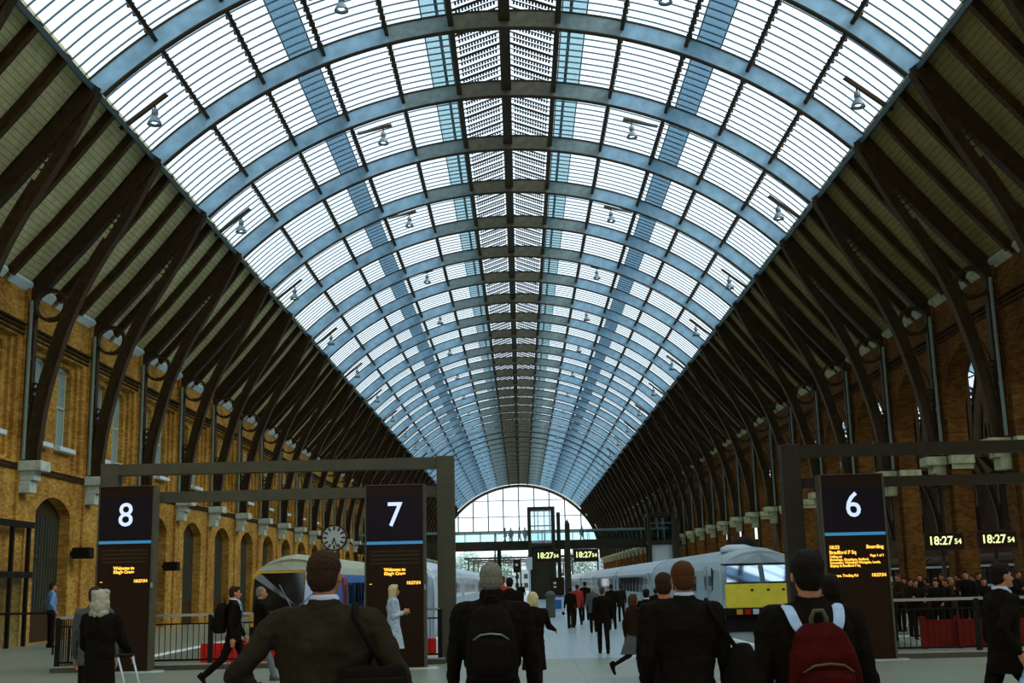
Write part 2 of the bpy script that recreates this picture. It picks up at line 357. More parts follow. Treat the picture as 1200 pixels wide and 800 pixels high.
def arch_loop(y0, y1, zb, zs, rise, n=12):
    """opening outline: jambs from zb to zs, curved head rising by rise"""
    c = (y0 + y1) / 2; h = (y1 - y0) / 2; R = (h * h + rise * rise) / (2 * rise); zc = zs + rise - R; a = math.asin(min(1, h / R))
    if rise > h - 1e-6: a = math.pi / 2; R = h; zc = zs
    pts = [(y0, zb), (y1, zb)]
    for i in range(n + 1):
        t = a - 2 * a * i / n; pts.append((c + R * math.sin(t), zc + R * math.cos(t)))
    return pts
def text_mesh(body, size, name, m, parent, loc, rot=(math.pi / 2, 0, 0), align='CENTER', ext=0.004, sx=1.0, bold=0.0):
    c = bpy.data.curves.new(name, 'FONT'); c.body = body; c.size = size; c.align_x = align; c.align_y = 'CENTER'; c.extrude = ext; c.resolution_u = 3
    c.offset = bold
    t = bpy.data.objects.new(name, c); COL.objects.link(t); dg = bpy.context.evaluated_depsgraph_get()
    me = bpy.data.meshes.new_from_object(t.evaluated_get(dg)); COL.objects.unlink(t); bpy.data.objects.remove(t)
    me.materials.clear(); me.materials.append(M[m]); me.name = name
    o = bpy.data.objects.new(name, me); COL.objects.link(o); o.parent = parent; o.location = loc; o.rotation_euler = rot; o.scale = (sx, 1, 1); return o
def W(z): return z + 1.65
ORD = ['nearest', 'second nearest', 'third nearest', 'fourth nearest', 'fifth nearest', 'sixth nearest', 'seventh nearest', 'eighth nearest', 'ninth nearest', 'tenth nearest', 'eleventh nearest', 'twelfth nearest']
S = 6.1; Y1 = 39.67
def YK(k): return Y1 + S * k
KMIN, KMAX = -8, 33
YE = 245.0
XW = 16.2
CZ = W(2.0); TH = math.radians(43.8)
def cir(R, th): return (R * math.sin(th), CZ + R * math.cos(th))
def arc(R, a0, a1, n=24): return [cir(R, a0 + (a1 - a0) * i / n) for i in range(n + 1)]
# ------------------------------------------------------------------ floor, platforms, track beds
mb = MB(); mb.box(-XW, 50, -12, 27.2, -0.4, 0); tag(mb.build('floor', 'floor'), kind='structure')
mb = MB(); mb.box(-2.6, 5.95, 27.2, YE, -1.2, 0, 0); mb.box(-2.6, -2.45, 27.2, YE, 0, 0.004, 1); mb.box(5.8, 5.95, 27.2, YE, 0, 0.004, 1)
tag(mb.build('floor', ['plat', 'edge']), kind='structure')
mb = MB(); mb.box(-XW, -9.25, 27.2, YE, -1.2, 0, 0); mb.box(-9.6, -9.25, 27.2, YE, 0, 0.004, 1); tag(mb.build('floor', ['floor', 'edge']), kind='structure')
mb = MB(); mb.box(12.4, 25, 33.5, YE, -1.2, 0, 0); mb.box(9.4, 25, 27.2, 33.5, -1.2, 0, 0); mb.box(9.4, 13, 33.2, 33.5, 0, 0.01, 1); mb.box(12.4, 12.6, 33.5, YE, 0, 0.004, 1)
tag(mb.build('floor', ['floor', 'edge']), kind='structure')
mb = MB(); mb.box(-9.25, 12.4, 27.2, YE, -1.4, -1.2, 0); mb.box(25, 50, 27.2, YE, -1.4, -1.2, 0)
tag(mb.build('floor', 'ballast'), kind='structure')
mb = MB(); mb.box(-260, 260, YE + 0.6, 620, -1.5, -1.2); tag(mb.build('ground', 'ballast'), kind='structure')
for cx, y0 in ((-7.6, 31), (-4.3, 31), (7.6, 31), (10.9, 35)):
    for sd in (-0.72, 0.72):
        mb = MB(); mb.box(cx + sd - .035, cx + sd + .035, y0, YE + 80, -1.2, -1.04)
        tag(mb.build('rail', 'rail'), 'steel running rail in the track bed, under the %s' % {-7.6: 'left train with orange cab edge', -4.3: 'pale train behind totem 7', 7.6: 'yellow nosed train', 10.9: 'empty road beside platform 5'}[cx], 'rail', 'running rails')
# ------------------------------------------------------------------ left wall
def XL(u, v, t): return (-XW - t, u, v)
ZE = W(10.15)
for seg, (ka, kb) in enumerate(((-8, 33),)):
    mb = MB()
    for k in range(ka, kb + 1):
        y = YK(k); yb = min(y + S, YE)
        if y + 5 > YE: break
        dl = arch_loop(y + 1.45, y + 4.65, 0.0, W(2.75), 0.55)
        o1 = [(y, 0), (yb, 0), (yb, ZE), (y, ZE)]
        # door notches touch the floor, so start them a hair above it
        dh = [(a, max(b_, 0.02)) for a, b_ in dl]
        p1 = [(y + .75, W(4.25)), (y + 5.35, W(4.25)), (y + 5.35, W(8.35)), (y + .75, W(8.35))]
        p2 = [(y + .98, W(4.4)), (y + 5.12, W(4.4)), (y + 5.12, W(8.3)), (y + .98, W(8.3))]
        wins = [arch_loop(y + a, y + a + 1.3, W(5.15), W(8.0), 0.14, 6) for a in (1.3, 3.5)]
        plate(o1, [p1, dh], XL, 0.0, 0.14, mb)
        plate(o1, [p2, dh], XL, 0.14, 0.26, mb)
        plate(o1, wins + [dh], XL, 0.26, 0.62, mb)
    # pilaster strips carrying the ribs
    for k in range(ka, kb + 1):
        y = YK(k); mb.box(-XW, -XW + .10, y - .38, y + .38, 0, ZE - .1)
    mb.box(-XW - .62, -XW - .05, YK(ka) - 3.3, YK(ka), 0, ZE)
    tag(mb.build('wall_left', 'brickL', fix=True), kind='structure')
mb = MB()
for i, z in enumerate((8.42, 8.58, 8.74)): mb.box(-XW, -XW + .05 + .035 * i, YK(-8), YE, W(z), W(z) + .07)
mb.box(-XW, -XW + .07, YK(-8), YE, W(3.98), W(3.98) + .10); mb.box(-XW, -XW + .05, YK(-8), YE, W(4.13), W(4.13) + .05)
tag(mb.build('trim_1', 'brickD'), kind='structure')
# sash windows and doors of the left wall
def make_window():
    r = empty('window_1'); tag(r, kind='structure')
    fr = MB(); wz = W(5.15)
    fr.box(-.02, .06, .04, .12, 0, 2.95); fr.box(-.02, .06, 1.18, 1.26, 0, 2.95); fr.box(-.02, .06, .04, 1.26, 0, .08); fr.box(-.02, .06, .04, 1.26, 1.46, 1.54); fr.box(-.02, .06, .04, 1.26, 2.85, 2.98)
    fr.box(0, .04, .63, .67, 0, 2.95)
    f = fr.build('window_frame', 'sash', r); g = MB(); g.box(-.01, .01, .08, 1.22, .04, 2.96); g.build('window_pane', 'pane', r)
    s_ = MB(); s_.box(-.1, .50, -.12, 1.42, -.16, 0); s_.build('window_sill', 'white', r, bevel=.015); return r
wp = make_window(); first = True; nW = 1
def put_window(x, y, z, rz=0):
    global first, nW
    o = wp if first else copy_tree(wp); first = False; o.name = 'window_%d' % nW; nW += 1; o.location = (x, y, z); o.rotation_euler.z = rz
for k in range(-2, 33):
    for a in (1.3, 3.5): put_window(-XW - .5, YK(k) + a, W(5.15))
def make_door():
    r = empty('door_1'); tag(r, kind='structure'); d = MB()
    lo = arch_loop(.02, 3.18, 0, 4.38, .55, 12)
    hs = []
    for i in range(4): hs.append([(.15 + .76 * i, 3.0), (.15 + .76 * i + .66, 3.0), (.15 + .76 * i + .66, 4.3), (.15 + .76 * i, 4.3)])
    for i in range(4):
        hs.append([(.15 + .76 * i, 1.1), (.15 + .76 * i + .66, 1.1), (.15 + .76 * i + .66, 2.85), (.15 + .76 * i, 2.85)])
    plate(lo, hs, lambda u, v, t: (t, u, v), 0, .07, d); d.build('door_leaf', 'door', r)
    g = MB(); g.box(.02, .035, .1, 3.1, 1.0, 4.35); g.build('door_pane', 'darkpane', r)
    m_ = MB()
    for i in range(12): m_.box(.05, .09, .2 + .25 * i, .23 + .25 * i, 1.1, 4.3)
    m_.build('glazing_bars', 'dimbar', r)
    return r
dp = make_door()
for i, k in enumerate(range(-2, 33)):
    o = dp if i == 0 else copy_tree(dp); o.name = 'door_%d' % (i + 1); o.location = (-XW - .45, YK(k) + 1.45, 0)
# ------------------------------------------------------------------ right wall: arcade of tall round arches on piers
def XR(u, v, t): return (XW + t, u, v)
mb = MB()
for k in range(-8, 33):
    y = YK(k); yb = min(y + S, YE)
    o1 = [(y, 0), (yb, 0), (yb, ZE), (y, ZE)]
    al = [(a, max(b_, .02)) for a, b_ in arch_loop(y + .62, y + 5.48, 0, W(5.6), 2.43, 18)]
    plate(o1, [al], XR, 0, .72, mb)
    mb.box(XW - .10, XW, y - .38, y + .38, 0, ZE - .1)
    mb.ring((y + 3.05, W(5.6)), 2.44, 2.72, 'x', XW - .06, XW, 20, 0, 0, math.pi)
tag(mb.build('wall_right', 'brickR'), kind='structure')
mb = MB()
for i, z in enumerate((8.50, 8.66, 8.82)): mb.box(XW - .05 - .035 * i, XW, YK(-8), YE, W(z), W(z) + .07)
tag(mb.build('trim_2', 'brickD'), kind='structure')
mb = MB(); mb.box(49.6, 50, -12, YE, 0, 12); mb.box(17.2, 49.6, YE - .5, YE, 0, 9); tag(mb.build('wall_far_right', 'brickD'), kind='structure')
mb = MB(); plate([(-16.8, 0), (50, 0), (50, 23), (-16.8, 23)], [arch_loop(-13.2, 13.2, 6.5, 7.5, 13.19, 30), arch_loop(20, 46.4, 6.5, 7.5, 13.19, 30)], lambda u, v, t: (u, -12 - t, v), 0, .5, mb)
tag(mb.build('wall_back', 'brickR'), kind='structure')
for wi, wx in ((901, 0), (902, 33.2)):
    mb = MB(); mb.ring((wx, 7.5), 9.0, 9.3, 'y', -12.3, -12.1, 36, 0, 0, math.pi); mb.ring((wx, 7.5), 4.5, 4.8, 'y', -12.3, -12.1, 36, 0, 0, math.pi)
    for i in range(9):
        a_ = math.pi * i / 8; mb.bar((wx + 1 * math.cos(a_), -12.2, 7.5 + 1 * math.sin(a_)), (wx + 13.2 * math.cos(a_), -12.2, 7.5 + 13.2 * math.sin(a_)), .28, .2, (0, 1, 0))
    mb.box(wx - 13.2, wx + 13.2, -12.3, -12.1, 7.35, 7.65)
    tag(mb.build('window_%d' % wi, 'purlin'), kind='structure')
# ------------------------------------------------------------------ roof: solid boarded lower slopes
def slope_pts(sg, inner=True):
    p = [(-16.25, W(10.15)), (-14.74, W(11.85)), (-13.5, W(13.35)), (-12.32, W(14.85))]
    q = [(-16.4, W(10.4)), (-14.9, W(12.08)), (-13.66, W(13.55)), (-12.4, W(15.1))]
    if not inner: p = q
    return [(-x * sg, z) for x, z in p]
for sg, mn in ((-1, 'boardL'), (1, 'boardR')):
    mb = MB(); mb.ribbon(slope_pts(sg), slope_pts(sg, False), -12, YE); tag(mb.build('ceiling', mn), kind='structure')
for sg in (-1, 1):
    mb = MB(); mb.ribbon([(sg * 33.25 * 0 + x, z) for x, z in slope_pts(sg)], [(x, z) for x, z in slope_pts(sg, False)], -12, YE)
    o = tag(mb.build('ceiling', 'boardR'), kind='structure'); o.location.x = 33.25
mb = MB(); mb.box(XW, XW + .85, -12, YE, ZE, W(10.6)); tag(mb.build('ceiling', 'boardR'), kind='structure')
# pale eave boards
mb = MB()
for k in range(-5, 33):
    for j in range(3):
        y = YK(k) + j * S / 3; mb.add([(-16.19, y + .2, W(9.93)), (-16.19, y + S / 3 - .2, W(9.93)), (-16.0, y + S / 3 - .2, W(10.15)), (-16.0, y + .2, W(10.15)), (-16.24, y + .2, W(9.93)), (-16.24, y + S / 3 - .2, W(9.93)), (-16.05, y + S / 3 - .2, W(10.28)), (-16.05, y + .2, W(10.28))],
            [(0, 1, 2, 3), (7, 6, 5, 4), (0, 4, 5, 1), (1, 5, 6, 2), (2, 6, 7, 3), (3, 7, 4, 0)])
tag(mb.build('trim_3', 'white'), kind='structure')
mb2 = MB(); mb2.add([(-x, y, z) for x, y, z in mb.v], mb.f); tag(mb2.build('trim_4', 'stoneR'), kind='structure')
# rafters between the ribs
def off(poly, d):
    out = []
    for i, p in enumerate(poly):
        a = Vector(poly[max(i - 1, 0)]); b = Vector(poly[min(i + 1, len(poly) - 1)]); t = (b - a).normalized(); out.append((p[0] + t.y * d, p[1] - t.x * d))
    return out
def rafter_mesh(sg):
    base = [(-x, z) for x, z in slope_pts(1)]         # left-hand side polyline, going up and right
    base[0] = (-16.17, W(10.24))
    inn = off(base, .26); mb = MB(); mb.ribbon(inn, off(base, -.03), -.085, .085)
    mb.ribbon(off(base, .30), inn, -.12, .12)
    if sg > 0: mb.v = [(-x, y, z) for x, y, z in mb.v]
    return mb
raf = {}
for sg, side in ((-1, 'left'), (1, 'right')):
    p = rafter_mesh(sg).build('roof_rafter', 'timber'); raf[sg] = p
    tag(p, 'brown rafter between the iron ribs under the %s boarded slope' % side, 'rafter', 'rafters of the %s boarded slope' % side)
    fst = True
    for k in range(-5, 33):
        for j in (1, 2):
            o = p if fst else p.copy()
            if not fst: COL.objects.link(o)
            fst = False; o.location.y = YK(k) + j * S / 3
# ------------------------------------------------------------------ iron ribs
leg_in = [(-15.60, 4.25), (-15.56, 4.9), (-15.50, 5.5), (-15.41, 6.18), (-15.24, 7.0), (-15.04, 7.81), (-14.78, 8.7), (-14.48, 9.5), (-14.12, 10.3), (-13.72, 11.05), (-13.25, 11.85), (-12.75, 12.75), (-12.3, 13.65), (-11.94, 14.40)]
leg_in = [(x, W(z)) for x, z in leg_in]
def catmull(P, m=3):
    out = []
    for i in range(len(P) - 1):
        p0 = P[max(i - 1, 0)]; p1 = P[i]; p2 = P[i + 1]; p3 = P[min(i + 2, len(P) - 1)]
        for j in range(m):
            t = j / m; out.append(tuple(.5 * ((2 * b) + (-a + c) * t + (2 * a - 5 * b + 4 * c - d) * t * t + (-a + 3 * b - 3 * c + d) * t ** 3) for a, b, c, d in zip(p0, p1, p2, p3)))
    out.append(P[-1]); return out
leg_c = catmull(leg_in)
prin = [(-16.17, W(10.22)), (-14.74, W(11.85)), (-13.5, W(13.35)), (-12.32, W(14.85))]
def plate_hole(mb, c, s_, r, ang, y0, y1, mi=0, ln=None):
    """square web tile with a round hole"""
    ln = ln or s_; n = 16; v = []; f = []
    ca, sa = math.cos(ang), math.sin(ang)
    for k in range(n):
        a = 2 * math.pi * k / n; cx_, sx_ = math.cos(a), math.sin(a); m_ = max(abs(cx_), abs(sx_)); u, w_ = cx_ / m_ * ln, sx_ / m_ * s_
        for (p, q) in ((r * cx_, r * sx_), (u, w_)):
            for y in (y0, y1): v.append((c[0] + p * ca - q * sa, y, c[1] + p * sa + q * ca))
    for k in range(n):
        j = (k + 1) % n; a, b = k * 4, j * 4
        f += [(a, b, b + 2, a + 2), (a + 1, a + 3, b + 3, b + 1), (a, a + 1, b + 1, b), (a + 2, b + 2, b + 3, a + 3)]
    mb.add(v, f, mi)
def mir(mb): 
    q = MB(); q.v = [(-x, y, z) for x, y, z in mb.v]; q.f = [tuple(reversed(f)) for f in mb.f]; q.m = list(mb.m); return q
def make_rib(k):
    r = empty('arch_rib', (0, YK(k), 0))
    a = MB(); n = 56
    t6 = math.radians(6.2)
    t13 = math.radians(13.7)
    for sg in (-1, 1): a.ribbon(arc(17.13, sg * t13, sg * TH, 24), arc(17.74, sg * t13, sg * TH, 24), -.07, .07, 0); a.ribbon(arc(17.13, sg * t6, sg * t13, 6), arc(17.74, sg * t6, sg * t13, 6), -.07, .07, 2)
    c = MB(); c.ribbon(arc(17.13, -t6, t6, 8), arc(17.76, -t6, t6, 8), -.075, .075, 0); c.build('crown_plate', 'crown', r)  # crown web split off to carry the ridge shading tone
    a.ribbon(arc(17.08, -TH, TH, n), arc(17.13, -TH, TH, n), -.10, .10, 1)
    a.ribbon(arc(17.72, -TH, TH, n), arc(17.78, -TH, TH, n), -.10, .10, 1)
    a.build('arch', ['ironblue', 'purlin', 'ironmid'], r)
    # light joints where the arch plates meet under each purlin
    L = MB()
    for i, p in enumerate(leg_c): pass
    outer = off(leg_c, -.36)
    L.ribbon(leg_c, off(leg_c, -.05), -.17, .17); L.ribbon(off(leg_c, -.05), outer, -.06, .06)
    L.ribbon(outer[:30], off(leg_c, -.41)[:30], -.17, .17)
    P = MB(); P.ribbon(off(prin, .50), off(prin, .0), -.07, .07); P.ribbon(off(prin, .55), off(prin, .50), -.17, .17); P.ribbon(off(prin, .02), off(prin, -.02), -.17, .17)
    G = MB(); d = Vector((.68, .93)).normalized(); ang = math.atan2(d.y, d.x); c = Vector((-13.66, W(12.12)))
    for rr, ln in ((.115, .13), (.095, .115), (.080, .10), (.062, .085), (.05, .075)):
        c = c + d * ln; plate_hole(G, c, .20, rr, ang, -.055, .055, 0, ln); c = c + d * ln
    e_ = Vector((-11.98, W(14.5))); s2 = Vector((-d.y, d.x))
    G.add([(p.x, y, p.y) for y in (-.055, .055) for p in (c - s2 * .22, c + s2 * .22, Vector((-12.25, W(14.6))), Vector((-11.95, W(14.38))))], [(0, 1, 2, 3), (7, 6, 5, 4), (0, 4, 5, 1), (1, 5, 6, 2), (2, 6, 7, 3), (3, 7, 4, 0)])
    R = MB(); R.ring((-15.47, W(9.50)), .47, .56, 'y', -.16, .16, 28); R.box(-15.99, -15.47 - .5, -.05, .05, W(9.3), W(9.75)); R.box(-15.5, -15.44, -.03, .03, W(8.98), W(9.1))
    Pt = MB(); Pt.box(-16.08, -15.93, -.14, .14, W(4.25), W(10.1)); Pt.box(-16.0, -15.55, -.05, .05, W(4.25), W(4.8)); Pt.box(-16.02, -15.86, -.05, .05, W(4.8), W(6.1))
    B = MB()
    for z in (6.25, 6.5, 6.75): B.ring((-15.84, W(z)), .075, .12, 'y', -.1, .1, 14)
    for nm, q in (('leg', L), ('principal', P), ('gusset_plate', G), ('spandrel_ring', R), ('wall_post', Pt), ('boss_rings', B)):
        q.build(nm, 'ironbrown', r); mir(q).build(nm, 'ironbrown', r)
    return r
rib0 = make_rib(KMIN)
for k in range(KMIN, KMAX + 1):
    r = rib0 if k == KMIN else copy_tree(rib0)
    r.location.y = YK(k)
    i = k + 2
    if i < 0: tag(r, 'arched iron rib overhead behind the front of the view', 'roof rib', 'ribs overhead out of view')
    elif i < 12: tag(r, 'arched blue-grey iron roof rib on curved brown legs, %s to the viewer' % ORD[i], 'roof rib', 'arched iron roof ribs')
    else: tag(r, 'arched iron roof rib in the crowded far part of the vault', 'roof rib', 'far arched iron roof ribs')
for k in range(-2, 24):
    r = copy_tree(rib0); r.location = (33.25, YK(k), 0); r.name = 'neighbour_shed_rib'
    tag(r, 'iron rib of the neighbouring shed glimpsed through the right hand arches', 'roof rib', 'ribs of the neighbouring shed')
# corbels
def corbel(sg, m):
    c = MB(); c.box(-16.12, -15.36, -.42, .42, W(3.92), W(4.245)); c.box(-16.12, -15.62, -.30, .30, W(3.62), W(3.92)); c.box(-16.12, -15.74, -.30, .30, W(3.22), W(3.62))
    if sg > 0: c = mir(c)
    return c.build('stone_corbel', m, bevel=.02)
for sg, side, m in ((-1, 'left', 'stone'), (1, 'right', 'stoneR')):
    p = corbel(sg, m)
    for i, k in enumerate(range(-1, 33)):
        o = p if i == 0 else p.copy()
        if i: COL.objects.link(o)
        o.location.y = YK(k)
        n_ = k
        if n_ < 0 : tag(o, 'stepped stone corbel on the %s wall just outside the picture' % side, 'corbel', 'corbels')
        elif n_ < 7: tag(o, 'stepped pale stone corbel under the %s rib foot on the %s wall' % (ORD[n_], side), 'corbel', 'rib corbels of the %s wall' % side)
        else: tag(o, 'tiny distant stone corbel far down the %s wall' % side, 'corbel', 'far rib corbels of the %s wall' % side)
# stone impost bands on the right piers (part of the arcade)
mb = MB()
for k in range(-2, 33):
    y = YK(k); mb.box(XW - .03, XW + .84, y - .74, y + .74, W(3.95), W(4.25)); mb.box(XW - .0, XW + .80, y - .67, y + .67, W(3.75), W(3.95))
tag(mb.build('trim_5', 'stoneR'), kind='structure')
# rainwater pipes
for sg, side in ((-1, 'left'), (1, 'right')):
    q = MB(); q.tube([(sg * -1 * -16.02 * 1, 0, W(9.4)), (sg * 16.02, 0, W(4.3))] if False else [(sg * 16.0, 0, W(9.6)), (sg * 16.0, 0, W(4.3))], .065, 10)
    for z in (9.2, 7.6, 6.0): q.lathe([(.085, 0), (.085, .08)], (sg * 16.0, 0, W(z)), 10)
    p = q.build('rainwater_pipe', 'pipe', smooth=False)
    for i, k in enumerate(range(-1, 30)):
        o = p if i == 0 else p.copy()
        if i: COL.objects.link(o)
        o.location.y = YK(k) - .33
        if 0 <= k < 6: tag(o, 'pale vertical rainwater pipe beside the %s rib foot on the %s wall' % (ORD[k], side), 'pipe', 'rainwater pipes of the %s wall' % side)
        else: tag(o, 'rainwater pipe on the %s wall away from the near ribs' % side, 'pipe', 'remaining rainwater pipes of the %s wall' % side)
# ------------------------------------------------------------------ purlins, edge beams, glazing
PT = [6.2, 13.7, 21.3, 28.9, 36.4]
def long_box(th, R0, R1, wd, y0, y1, mb, mi=0):
    c = Vector(cir(1, th)) - Vector((0, CZ)); t = Vector((c.y, -c.x)); o = Vector((0, CZ)); v = []
    for y in (y0, y1):
        for (R_, s_) in ((R0, -wd / 2), (R0, wd / 2), (R1, wd / 2), (R1, -wd / 2)):
            p = o + c * R_ + t * s_; v.append((p.x, y, p.y))
    mb.add(v, [(0, 1, 2, 3), (7, 6, 5, 4), (0, 4, 5, 1), (1, 5, 6, 2), (2, 6, 7, 3), (3, 7, 4, 0)], mi)
names = ['beside the ridge', 'second out from the ridge', 'third out from the ridge', 'fourth out from the ridge', 'lowest above the boarded slope']
for sg, side in ((-1, 'left'), (1, 'right')):
    for j, t in enumerate(PT):
        mb = MB(); long_box(sg * math.radians(t), 17.38 if j else 17.3, 17.72, .13 if j else .2, -11.9, YE, mb)
        tag(mb.build('roof_purlin', 'purlin'), 'dark brown purlin running down the vault on the %s, %s' % (side, names[j]), 'purlin', 'roof purlins')
    mb = MB(); long_box(sg * (TH + .004), 17.45, 18.1, .14, -11.9, YE, mb)
    tag(mb.build('edge_beam', 'bar'), 'long brown beam where the glass meets the %s boarded slope' % side, 'beam')
mb = MB(); long_box(0, 17.35, 18.45, .40, -11.9, YE, mb); tag(mb.build('ridge_beam', 'purlin'), 'thick dark brown ridge beam down the middle of the vault', 'beam')
LR = 0.62       # lantern rise
def lantern_pts(y, n, sg): pass
def make_bay():
    r = empty('roof_glazing'); g = MB()
    for sg in (-1, 1):
        a0, a1 = sg * math.radians(6.2), sg * TH; g = MB()
        g.ribbon(arc(17.90, a0, a1, 20), arc(17.912, a0, a1, 20), .0, S); g.build('glass_sheet', 'glass', r)
    x0, z0 = cir(17.9, math.radians(6.2)); z1 = CZ + 17.95 + LR * .8
    for sg in (-1, 1): g = MB(); g.ribbon([(sg * .2, z1 + .10), (sg * x0, z0 + .10)], [(sg * .2, z1 + .112), (sg * x0, z0 + .112)], 0, S); g.build('lantern_glass', 'glass', r)
    lb = MB(); lg = MB()
    for i in range(6):
        y = .12 + i * S / 6; thick = i % 2 == 0
        for sg in (-1, 1):
            lb.bar((sg * .18, y, z1 + .06), (sg * x0, y, z0 + .06), .13 if thick else .04, .05)
            for q in (.5,): lb.bar((sg * .18, y + q, z1 + .08), (sg * x0, y + q, z0 + .08), .03, .03)
            for j in range(13):
                u = (j + 1.6) / 15.6; px_ = .18 + (x0 - .18) * u; pz = z1 + (z0 - z1) * u
                lg.box(sg * px_ - .038, sg * px_ + .038, y + .16, y + .44, pz + .12, pz + .15); lg.box(sg * px_ - .038, sg * px_ + .038, y + .58, y + .86, pz + .12, pz + .15)
    lb.build('lantern_bars', 'purlin', r); lg.build('louvre_grille', 'louvre', r)
    # glazing bars: each spans one side, copies share the mesh
    b = MB()
    for sg in (-1, 1):
        b.ribbon(arc(17.84, sg * math.radians(6.2), sg * TH, 26), arc(17.89, sg * math.radians(6.2), sg * TH, 26), -.015, .015, 0)
        for t in PT[1:]:
            x, z = cir(17.76, sg * math.radians(t)); b.box(x - .10, x + .10, -.04, .04, z - .08, z + .06, 1)
    p = b.build('glazing_bar', ['bar', 'purlin'], r); p.location.y = S / 12 * .5 + .25
    for i in range(1, 11):
        c = p.copy(); COL.objects.link(c); c.parent = r; c.location.y = p.location.y + i * (S - .5) / 10.4
    return r
bay0 = make_bay()
for k in range(KMIN, KMAX):
    b = bay0 if k == KMIN else copy_tree(bay0); b.location.y = YK(k); i = k + 3
    if i < 0: tag(b, 'glazed roof bay overhead behind the front of the view', 'roof glazing', 'glazed bays out of view')
    elif i < 12: tag(b, 'glazed roof bay with thin bars and ridge louvres, %s to the viewer' % ORD[i], 'roof glazing', 'glazed roof bays')
    else: tag(b, 'glazed roof bay squeezed between ribs in the far part of the vault', 'roof glazing', 'far glazed roof bays')
for k in range(-3, 24):
    b = copy_tree(bay0); b.location = (33.25, YK(k), 0); b.name = 'neighbour_shed_glazing'
    tag(b, 'glass roof bay of the neighbouring shed glimpsed through the right hand arches', 'roof glazing', 'glazing of the neighbouring shed')
# roof walkways seen through the glass
for sg, side in ((-1, 'left'), (1, 'right')):
    for (t0, t1, nm, nb) in ((22.2, 25.0, 'halfway up the vault', 5), (6.6, 9.4, 'close beside the ridge', 4)):
        mb = MB()
        mb.ribbon(arc(18.15, sg * math.radians(t0), sg * math.radians(t1), 6), arc(18.17, sg * math.radians(t0), sg * math.radians(t1), 6), -11.9, YE)
        for t in (t0, t1): long_box(sg * math.radians(t), 18.10, 18.18, .05, -11.9, YE, mb, 1)
        if nb == 4: long_box(sg * math.radians(t0 + 1.0), 18.05, 18.15, .12, -11.9, YE, mb, 1)
        tag(mb.build('roof_walkway', ['walk2' if nb == 4 else 'walk', 'grating']), 'bluish translucent walkway strip above the roof glass on the %s, %s' % (side, nm), 'walkway')
# ------------------------------------------------------------------ hanging lamps
def make_lamp(tl):
    r = empty('roof_lamp')
    a = MB(); 
    q0 = (-1.0, 0, .62 - 1.1 * tl); q1 = (.45, 0, .62 + .35 * tl); a.bar(q0, q1, .09, .12); a.bar((q0[0], .2, q0[2] + .04), (q1[0], .2, q1[2] + .04), .04, .05); a.bar((.1, 0, .6), (.1, 0, .36), .05, .05); a.build('bracket', 'ironbrown', r)
    h = MB(); h.lathe([(.05, .40), (.10, .38), (.11, .20), (.07, .17), (.13, .10), (.20, -.02), (.235, -.13), (.22, -.14), (.12, .05), (.05, .10)], (.1, 0, 0), 18); hh_ = h.build('lamp_housing', 'lamp', r, smooth=True)
    b = MB(); b.ball((.1, 0, -.02), .10, .10, .07); b.build('bulb', 'bulb', hh_, smooth=True); return r
lps = [make_lamp(.80), make_lamp(.25)]; fst = [True, True]; rows = ['outer left', 'inner left', 'inner right', 'outer right']
for j in range(17):
    for q, (x, z, f) in enumerate(((-11.35, 14.75, 1), (-5.38, 18.5, 1), (5.38, 18.5, -1), (11.35, 14.75, -1))):
        w_ = 0 if q in (0, 3) else 1; o = lps[w_] if fst[w_] else copy_tree(lps[w_]); fst[w_] = False
        o.location = (x, 36.6 + 12.2 * j, W(z)); o.scale = (f, 1, 1)
        o.rotation_euler.y = 0
        if j < 5: tag(o, 'grey bell shaped lamp under the roof glass, %s in the %s row' % (ORD[j], rows[q]), 'lamp', 'bell lamps under the roof')
        else: tag(o, 'tiny far bell lamp under the roof glass in the %s row' % rows[q], 'lamp', 'far bell lamps, %s row' % rows[q])
#@@PART2
# ------------------------------------------------------------------ far gable window
mb = MB(); y = YE
for px in (537, 554.5, 572, 589.5, 607.5, 625.5, 643, 661, 679.5):
    X = (px - 608) / 1420 * 245; zt = CZ + math.sqrt(max(0.1, 17.0 ** 2 - X * X)); mb.box(X - .11, X + .11, y, y + .25, W(9.6), zt)
for z in (12.9, 16.1): 
    hw = math.sqrt(17.0 ** 2 - (W(z) - CZ) ** 2); mb.box(-hw, hw, y + .05, y + .2, W(z) - .07, W(z) + .07)
mb.ring((0, CZ), 16.75, 17.3, 'y', y - .1, y + .4, 60, 0, math.radians(8), math.radians(172))
mb.box(-15.6, 15.6, y - .1, y + .4, W(9.5), W(9.95))
for X in (-15.4, -5, 5, 15.4): mb.box(X - .15, X + .15, y, y + .3, 0, W(9.5))
o = tag(mb.build('window_500', 'purlin'), kind='structure')
mb = MB(); n = 40; pts = [(0, CZ)]
plate([cir(16.9, math.radians(-62.5 + 125 * i / 40)) for i in range(41)], [], lambda u, v, t: (u, y + .1 + t, v), 0, .02, mb)
mb.build('window_pane', 'glass', o)
